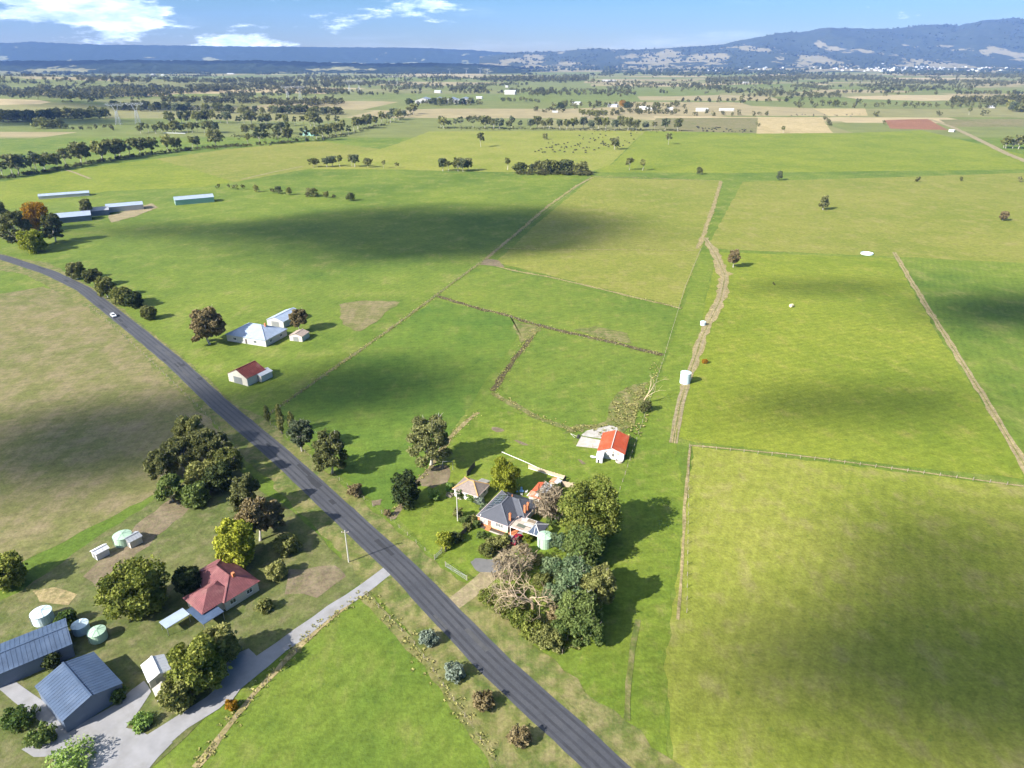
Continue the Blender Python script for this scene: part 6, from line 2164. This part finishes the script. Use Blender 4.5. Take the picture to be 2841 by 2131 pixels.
gable_shed('narrow pale blue shed joined behind the pale blue roofed house', at(792, 893), R(-20), 9, 14, 3.0, 4.6, 'pale_blue_iron', 'far_wall')
gable_shed('red-roofed barn beside the road, below the pale blue house', at(688, 1052), R(-28), 10.0, 9.0, 3.2, 5.8, 'maroon_iron', 'wall_cream')
gable_shed('white lean-to shed right of the red-roofed barn', at(730, 1050), R(-28), 4.5, 5.5, 2.5, 3.3, 'white_iron', 'wall_cream')
gable_shed('grey hut in the yard below the brown tree', at(832, 940), R(-15), 6, 6, 2.4, 3.4, 'patch_rose', 'wall_cream')
gable_shed('long pale greenhouse shed on the upper left farm', at(180, 546), R(-62), 9, 38, 2.6, 3.8, 'pale_blue_iron', 'far_wall')
gable_shed('blue farm shed right of the autumn trees', at(200, 612), R(-60), 14, 26, 4.0, 6.2, 'pale_blue_iron', 'blue_wall')
gable_shed('grey-blue machinery shed in the upper left farmyard', at(268, 596), R(-60), 12, 18, 4.0, 5.8, 'far_roof_grey', 'blue_wall')
gable_shed('pale blue shed at the right of the upper left farmyard', at(348, 582), R(-60), 12, 26, 4.0, 5.6, 'pale_blue_iron', 'far_wall')
gable_shed('pale green hay shed alone beyond the farmyard', at(540, 562), R(-60), 12, 30, 4.2, 6.0, 'pale_blue_iron', 'green_iron')
sheet('yard', [(300, 600), (420, 565), (440, 575), (380, 600), (310, 618)], 'dirt_track', 5, 0.8)
tr2 = thing('round_trough', 'pale round stock trough in the far right paddock', 'trough', at(2405, 705))
mb = MB()
mb.solid([ringc(3.6, 0), ringc(3.6, 0.8), ringc(3.3, 0.8), ringc(3.3, 0.3)], caps=True)
mb.build('basin', 'tank_blue', tr2)
bl = thing('hay_bale', 'round hay bale left in the green right paddock', 'hay bale', at(2195, 852), R(30))
MB().tube([(-0.75, 0, 0.8), (0.75, 0, 0.8)], 0.82, 20).build('bale', 'straw', bl)
for x in (-0.4, 0.0, 0.4):
    MB().tube([(x - 0.02, 0, 0.8), (x + 0.02, 0, 0.8)], 0.832, 20).build('twine', 'timber_pale', bl)

# ------------------------------------------------------------------ far buildings
def far_building(label, px, py, w, d, h, rz, roof='far_roof', wall='far_wall', name='farm_building', cat='building', group=None):
    p = atg(px, py)
    t = thing(name, label, cat, p, rz, group)
    mb = MB()
    q = [(-w / 2, h), (-w / 2, -0.3), (w / 2, -0.3), (w / 2, h), (0, h + w * 0.16)]
    mb.solid([[(x, -d / 2, z) for x, z in q], [(x, d / 2, z) for x, z in q]])
    mb.build('wall', wall, t)
    r_ = MB()
    for s in (-1, 1):
        roof_face(r_, [V3(s * (w / 2 + 0.4), -d / 2 - 0.4, h + 0.02), V3(s * (w / 2 + 0.4), d / 2 + 0.4, h + 0.02), V3(0, d / 2 + 0.4, h + w * 0.16 + 0.1), V3(0, -d / 2 - 0.4, h + w * 0.16 + 0.1)], 0.2)
    r_.build('roof', roof, t)
    if w > 7 and d < 60:
        MB().bx(-w * 0.2, w * 0.2, -d / 2 - 0.1, -d / 2, 0, h * 0.8).build('door', 'far_roof_grey', t)
        for s in (-1, 1):
            MB().bx(s * w * 0.36 - 0.9, s * w * 0.36 + 0.9, -d / 2 - 0.08, -d / 2, h * 0.35, h * 0.75).build('window', 'window_glass', t)
    return t


far_building('small green steel shed at the end of the hedge line', 862, 376, 14, 20, 5, R(70), 'green_iron', 'green_iron')
for k, (px, lab) in enumerate(((1178, 'left bay of the long factory roof beyond the belt'), (1216, 'second bay of the long factory roof'), (1254, 'third bay of the long factory roof'), (1290, 'right bay of the long factory roof'))):
    far_building(lab, px, 285, 41, 58, 7, R(-3), 'factory_roof', 'far_wall', 'factory', 'factory', 'factory bays')
for px, py, w, d, h, rz, rm, lab in [
    (1416, 262, 26, 36, 9, 80, 'wrap_white', 'bright white hangar on the far plain'), (1215, 258, 14, 22, 6, 80, 'far_roof', 'white house left of the white hangar'),
    (1330, 274, 10, 18, 5, 80, 'far_roof', 'small white building right of the factory'), (1600, 290, 12, 22, 5, 70, 'far_roof', 'white house at the left of the farmstead'),
    (1700, 297, 13, 24, 5, 70, 'far_roof_grey', 'farmstead house with a dull grey roof'), (1786, 304, 12, 20, 5, 70, 'far_roof', 'white farmstead house near the autumn tree'),
    (1802, 306, 8, 12, 4, 70, 'wrap_white', 'tiny white shed beside the farmstead house'), (1858, 306, 10, 14, 5, 80, 'far_roof', 'white shed at the right of the farmstead'),
    (1947, 309, 12, 26, 5, 85, 'wrap_white', 'bright white shed above the tan paddock'), (2015, 308, 10, 32, 4, 86, 'far_roof', 'long low white shed above the tan paddock'),
    (2068, 232, 12, 26, 6, 80, 'far_roof', 'grey-blue shed in the far belt'), (2132, 231, 10, 16, 5, 80, 'wrap_white', 'white cube-like shed in the far belt'),
    (425, 209, 14, 26, 6, 80, 'far_roof', 'white homestead on the left rise'), (452, 210, 12, 22, 5, 80, 'wrap_white', 'white shed beside the left homestead'),
    (640, 206, 14, 50, 5, 85, 'far_roof', 'long white shed right of the left homestead'), (655, 248, 10, 16, 5, 80, 'wrap_white', 'white hut in the belt near the far pylons'),
    (2750, 300, 9, 12, 4, 80, 'far_roof', 'pale hut at the right end of the belt'),
    (1690, 226, 12, 70, 5, 88, 'wrap_white', 'long white shed on the far tan plain'), (1406, 243, 8, 12, 6, 80, 'wrap_white', 'tiny white tower above the hangar'),
    (2640, 366, 5, 8, 3, 40, 'wrap_white', 'white stock crate by the right farm road'), (1540, 313, 6, 12, 3, 85, 'wrap_white', 'white trough shed below the copse')]:
    far_building(lab, px, py, w, d, h, R(rz), rm)
mp_ = atg(1727, 297)
plant('maple_tree', 'orange autumn tree beside the far farmstead', 0, 0, 'dense', 15, 17, 900, 1.3, 888, 'leaf_autumn', world=mp_)
# the town at the foot of the right-hand hills: many small pale houses
q = [(-5, 3.2), (-5, -2), (5, -2), (5, 3.2), (0, 5.6)]
tm_ = MB()
tm_.solid([[(x, -7, z) for x, z in q], [(x, 7, z) for x, z in q]])
for s in (-1, 1):
    roof_face(tm_, [V3(s * 5.4, -7.4, 3.1), V3(s * 5.4, 7.4, 3.1), V3(0, 7.4, 5.75), V3(0, -7.4, 5.75)], 0.2, mi=1)
town_me = [tm_.mesh('town_house', ['wrap_white', m_]) for m_ in ('far_roof', 'wrap_white', 'pink_roof', 'far_roof_grey')]
for k in range(150):
    px = rf.gauss(2560, 110) if k < 110 else rf.uniform(1950, 2820)
    t_ = abs(rf.gauss(0.06, 0.05)) + 0.02
    px = min(2900, max(1500, px))
    o = link('town_house', town_me[rf.choice((0, 0, 1, 1, 2, 3))])
    o.location = on_hill(px, min(0.3, t_)) + V3(0, 0, 1.5)
    o.rotation_euler = (0, 0, rf.uniform(0, 3.14))
    o.scale = (1.5, 1.6, 1.5)
    tag(o, 'small pale house in the town below the right-hand hills', 'house', 'houses of the distant town')


# ------------------------------------------------------------------ pylons
def pylon_parts(h):
    body, arm = MB(), MB()
    s = h / 37.0

    def wd(z):
        return (4.2 - 2.9 * min(1, z / 22)) if z < 22 else 1.3 + (z - 22) / 8 * 3.2
    for sx in (-1, 1):
        for sy in (-1, 1):
            body.bar(V3(sx * wd(0), sy * wd(0), 0) * s, V3(sx * wd(22), sy * wd(22) * 0.9, 22) * s, 0.34 * s)
            body.bar(V3(sx * wd(22), sy * 1.2, 22) * s, V3(sx * 5.0, sy * 0.9, 31) * s, 0.30 * s)
    zs = [0, 6, 11, 15.5, 19, 22]
    for a, b_ in zip(zs[:-1], zs[1:]):
        for k in range(4):
            ang = [(-1, -1), (1, -1), (1, 1), (-1, 1)]
            p, q_ = ang[k], ang[(k + 1) % 4]
            body.bar(V3(p[0] * wd(a), p[1] * wd(a), a) * s, V3(q_[0] * wd(b_), q_[1] * wd(b_), b_) * s, 0.16 * s)
            body.bar(V3(q_[0] * wd(a), q_[1] * wd(a), a) * s, V3(p[0] * wd(b_), p[1] * wd(b_), b_) * s, 0.16 * s)
            body.bar(V3(p[0] * wd(b_), p[1] * wd(b_), b_) * s, V3(q_[0] * wd(b_), q_[1] * wd(b_), b_) * s, 0.16 * s)
    for sy in (-1, 1):
        for a, b_ in (((-5, 31), (-15.5, 34.2)), ((5, 31), (15.5, 34.2)), ((-15.5, 34.2), (15.5, 34.2)), ((-5, 31), (5, 31)), ((-15.5, 34.2), (-11, 30.4)), ((15.5, 34.2), (11, 30.4)), ((-11, 30.4), (-5, 33.6)), ((11, 30.4), (5, 33.6)),
                       ((-5, 31), (-2.5, 34.2)), ((-2.5, 34.2), (0, 31)), ((0, 31), (2.5, 34.2)), ((2.5, 34.2), (5, 31))):
            arm.bar(V3(a[0], sy * 0.9, a[1]) * s, V3(b_[0], sy * 0.9, b_[1]) * s, 0.24 * s)
    for x in (-11, 11):
        arm.bar(V3(x, 0, 34.2) * s, V3(x, 0, 37) * s, 0.3 * s)
    return body, arm


plain('galvanised', (0.50, 0.51, 0.53), 0.5, 0.08, 0.3, metal=0.3)
bd, ar = pylon_parts(37)
first = None
for px, py, h, lab in [(330, 346, 38, 'left lattice pylon of the near pair'), (384, 343, 38, 'right lattice pylon of the near pair'), (800, 280, 40, 'left lattice pylon of the middle pair'),
                       (834, 279, 40, 'right lattice pylon of the middle pair'), (970, 258, 40, 'left pylon of the third pair beyond the belt'), (997, 258, 40, 'right pylon of the third pair beyond the belt'),
                       (1080, 238, 40, 'left pylon of the fourth pair'), (1102, 237, 40, 'right pylon of the fourth pair'), (1248, 208, 42, 'first distant pylon on the skyline of the plain'),
                       (1294, 206, 42, 'second distant pylon on the skyline of the plain'), (1332, 205, 42, 'third distant pylon on the skyline of the plain'), (1352, 205, 42, 'fourth distant pylon on the skyline of the plain')]:
    s = h / 37
    if first is None:
        first = thing('pylon', lab, 'pylon', atg(px, py), R(8), 'transmission pylons crossing the plain')
        bd.build('tower_body', 'galvanised', first)
        ar.build('crossarm', 'galvanised', first)
        first.scale = (s, s, s)
    else:
        dup(first, atg(px, py), R(8), (s, s, s), lab, 'transmission pylons crossing the plain')

# ------------------------------------------------------------------ cattle: one body, many cows
cw_ = MB()


def ring_at(c, ry, rz_, n=8):
    return [(c[0], c[1] + ry * math.cos(2 * math.pi * j / n), c[2] + rz_ * math.sin(2 * math.pi * j / n)) for j in range(n)]


def cow_mesh(graze):
    mb = MB()
    mb.solid([ring_at((-1.0, 0, 1.15), 0.14, 0.2), ring_at((-0.9, 0, 1.08), 0.3, 0.36), ring_at((-0.4, 0, 1.0), 0.38, 0.43), ring_at((0.2, 0, 1.0), 0.38, 0.44), ring_at((0.7, 0, 1.04), 0.30, 0.40), ring_at((0.95, 0, 1.15), 0.2, 0.28)])
    hd = (1.55, 0, 0.45) if graze else (1.6, 0, 1.45)
    nk = (1.2, 0, 0.9) if graze else (1.25, 0, 1.3)
    mb.tube([(0.85, 0, 1.15), nk, hd], [0.24, 0.18, 0.13], 7)
    mb.tube([hd, (hd[0] + 0.28, 0, hd[2] - 0.14)], [0.14, 0.09], 7)
    for s in (-1, 1):
        mb.bar((hd[0] - 0.08, s * 0.1, hd[2] + 0.1), (hd[0] - 0.12, s * 0.28, hd[2] + 0.12), 0.07, 0.04)
        mb.tube([(-0.75, s * 0.2, 1.0), (-0.68, s * 0.2, 0.55), (-0.82, s * 0.2, 0.35), (-0.78, s * 0.2, 0.0)], [0.15, 0.09, 0.06, 0.06], 6)
        mb.tube([(0.62, s * 0.2, 0.95), (0.65, s * 0.2, 0.45), (0.62, s * 0.2, 0.0)], [0.12, 0.07, 0.06], 6)
    mb.tube([(-1.0, 0, 1.3), (-1.12, 0, 0.9), (-1.1, 0, 0.45)], [0.04, 0.03, 0.04], 4)
    return mb.mesh('cow', 'hide_black', True)


cows = [cow_mesh(True), cow_mesh(False)]
HERDS = [([(1480, 424), (1520, 398), (1640, 370), (1790, 368), (1750, 400), (1690, 422), (1600, 428)], 78, 'black cow of the large herd in the tan centre paddock', 'large herd in the centre paddock'),
         ([(1930, 352), (2095, 360), (2096, 369), (1940, 366)], 46, 'black cow of the herd bunched at the tan paddock fence', 'herd at the tan paddock fence'),
         ([(2190, 318), (2400, 316), (2400, 324), (2190, 324)], 16, 'black cow strung out along the straw field edge', 'cows along the straw field edge'),
         ([(2330, 243), (2440, 243), (2440, 248), (2330, 248)], 14, 'dark cow in the line on the far pale plain', 'cows on the far pale plain')]
for poly, n, lab, grp in HERDS:
    xs, ys = [p[0] for p in poly], [p[1] for p in poly]
    k = 0
    while k < n:
        x, y = rf.uniform(min(xs), max(xs)), rf.uniform(min(ys), max(ys))
        if not in_poly(x, y, poly):
            continue
        o = link('cow', cows[rf.random() < 0.3])
        o.location = at(x, y)
        o.rotation_euler = (0, 0, rf.uniform(0, 6.28))
        o.scale = (1.25,) * 3
        tag(o, lab, 'cow', grp)
        k += 1
# wrapped silage bales in a line below the pylons
bm_ = MB()
bm_.tube([(0, -0.62, 0.62), (0, -0.55, 0.62), (0, 0.55, 0.62), (0, 0.62, 0.62)], [0.45, 0.64, 0.64, 0.45], 14)
bme = bm_.mesh('silage_bale', 'wrap_white', True)
for k in range(26):
    o = link('silage_bale', bme)
    o.location = at(455 + k * 2.35, 370 + k * 0.06)
    o.rotation_euler = (0, 0, R(80))
    tag(o, 'white wrapped silage bale in the line before the gum row', 'bale', 'line of wrapped bales')

# ------------------------------------------------------------------ haze (the valley air) and the clouds above it
m = bpy.data.materials.new('valley_air')
m.use_nodes = True
MATS['valley_air'] = m
nt = m.node_tree
nt.nodes.remove(nt.nodes['Principled BSDF'])
pv = nd(nt, 'ShaderNodeVolumePrincipled')
pv.inputs['Color'].default_value = (0.26, 0.46, 1.0, 1)
pv.inputs['Density'].default_value = 0.00005
pv.inputs['Anisotropy'].default_value = 0.0
nt.links.new(pv.outputs[0], nt.nodes['Material Output'].inputs['Volume'])
hz = MB().bx(-17600, 17600, -3400, 17600, -1.6, 1010).build('haze', 'valley_air')
struct(hz, 'stuff', 'thin blue haze filling the valley air towards the far hills')

def cloud_material(name, dens):
    m, nt, b = nmat(name)
    nt.nodes.remove(b)
    tco = nd(nt, 'ShaderNodeNewGeometry').outputs['Position']
    n = tex_noise(nt, tco, 0.011, 6, 0.6)
    tr = nd(nt, 'ShaderNodeBsdfTransparent')
    df = nd(nt, 'ShaderNodeBsdfDiffuse')
    df.inputs['Color'].default_value = (0.9, 0.9, 0.9, 1)
    tl = nd(nt, 'ShaderNodeBsdfTranslucent')
    tl.inputs['Color'].default_value = (0.9, 0.9, 0.9, 1)
    mx0, mx1 = nd(nt, 'ShaderNodeMixShader'), nd(nt, 'ShaderNodeMixShader')
    nt.links.new(df.outputs[0], mx0.inputs[1])
    nt.links.new(tl.outputs[0], mx0.inputs[2])
    nt.links.new(mrange(nt, n, 0.36, 0.62, 0.0, dens), mx1.inputs[0])
    nt.links.new(tr.outputs[0], mx1.inputs[1])
    nt.links.new(mx0.outputs[0], mx1.inputs[2])
    nt.links.new(mx1.outputs[0], nt.nodes['Material Output'].inputs[0])


cloud_material('cloud', 0.33)
cloud_material('cloud_thick', 0.8)
bm = bmesh.new()
bmesh.ops.create_icosphere(bm, subdivisions=3, radius=1.0)
ico_v = np.array([v.co[:] for v in bm.verts])
ico_f = np.array([[v.index for v in f.verts] for f in bm.faces])
bm.free()
CLOUD_Z = 1500.0
TO_SUN = Vector((-math.cos(SHADOW_AZ), -math.sin(SHADOW_AZ), 0)) * (CLOUD_Z / math.tan(SUN_EL))
cvs, cfs, nv = [], [], 0
rng = np.random.default_rng(5)
# where each cloud's shade lies in the picture (px, py), its half width and half depth in metres
SHADE = [(640, 640, 150, 22), (1190, 650, 125, 62), (420, 300, 300, 70), (150, 340, 240, 60), (1040, 1060, 34, 15), (900, 1110, 40, 16), (180, 1250, 40, 22),
         (2400, 800, 60, 10), (2800, 870, 60, 22), (2330, 1130, 40, 12), (2660, 1500, 34, 11), (2330, 1830, 32, 10), (2800, 1900, 34, 18), (420, 193, 2000, 750), (1060, 194, 1100, 600), (60, 192, 1500, 800)]
for px, py, hw, hd in SHADE:
    g = at(px, py)
    c = g + TO_SUN
    n_b = 9
    for k in range(n_b):
        r = min(hw, hd) * (0.75 + 0.5 * rng.random())
        a = rng.random() * 6.28
        rr = math.sqrt(rng.random())
        ox, oy = math.cos(a) * rr * max(hw - r * 0.6, 0), math.sin(a) * rr * max(hd - r * 0.6, 0)
        d = 1 + 0.35 * (vnoise(ico_v[:, 0] * 2.3 + k * 7, ico_v[:, 1] * 2.3 + ico_v[:, 2] * 2.3, k) - 0.5) * 2
        p = ico_v * d[:, None] * np.array([r * 1.5, r, min(r * 0.5, 110.0)]) + np.array([c.x + ox, c.y + oy, CLOUD_Z + rng.random() * min(r, 200.0) * 0.3])
        cvs.append(p)
        cfs.append(ico_f + nv)
        nv += len(p)
cl_mi = np.concatenate([np.full(len(f_), 1 if k >= (len(SHADE) - 3) * 9 else 0) for k, f_ in enumerate(cfs)])
cl_o = link('clouds', raw_mesh('clouds', np.concatenate(cvs), np.concatenate(cfs), ['cloud', 'cloud_thick'], cl_mi, smooth=True))
struct(cl_o, 'stuff', 'small fair weather clouds drifting high over the paddocks')
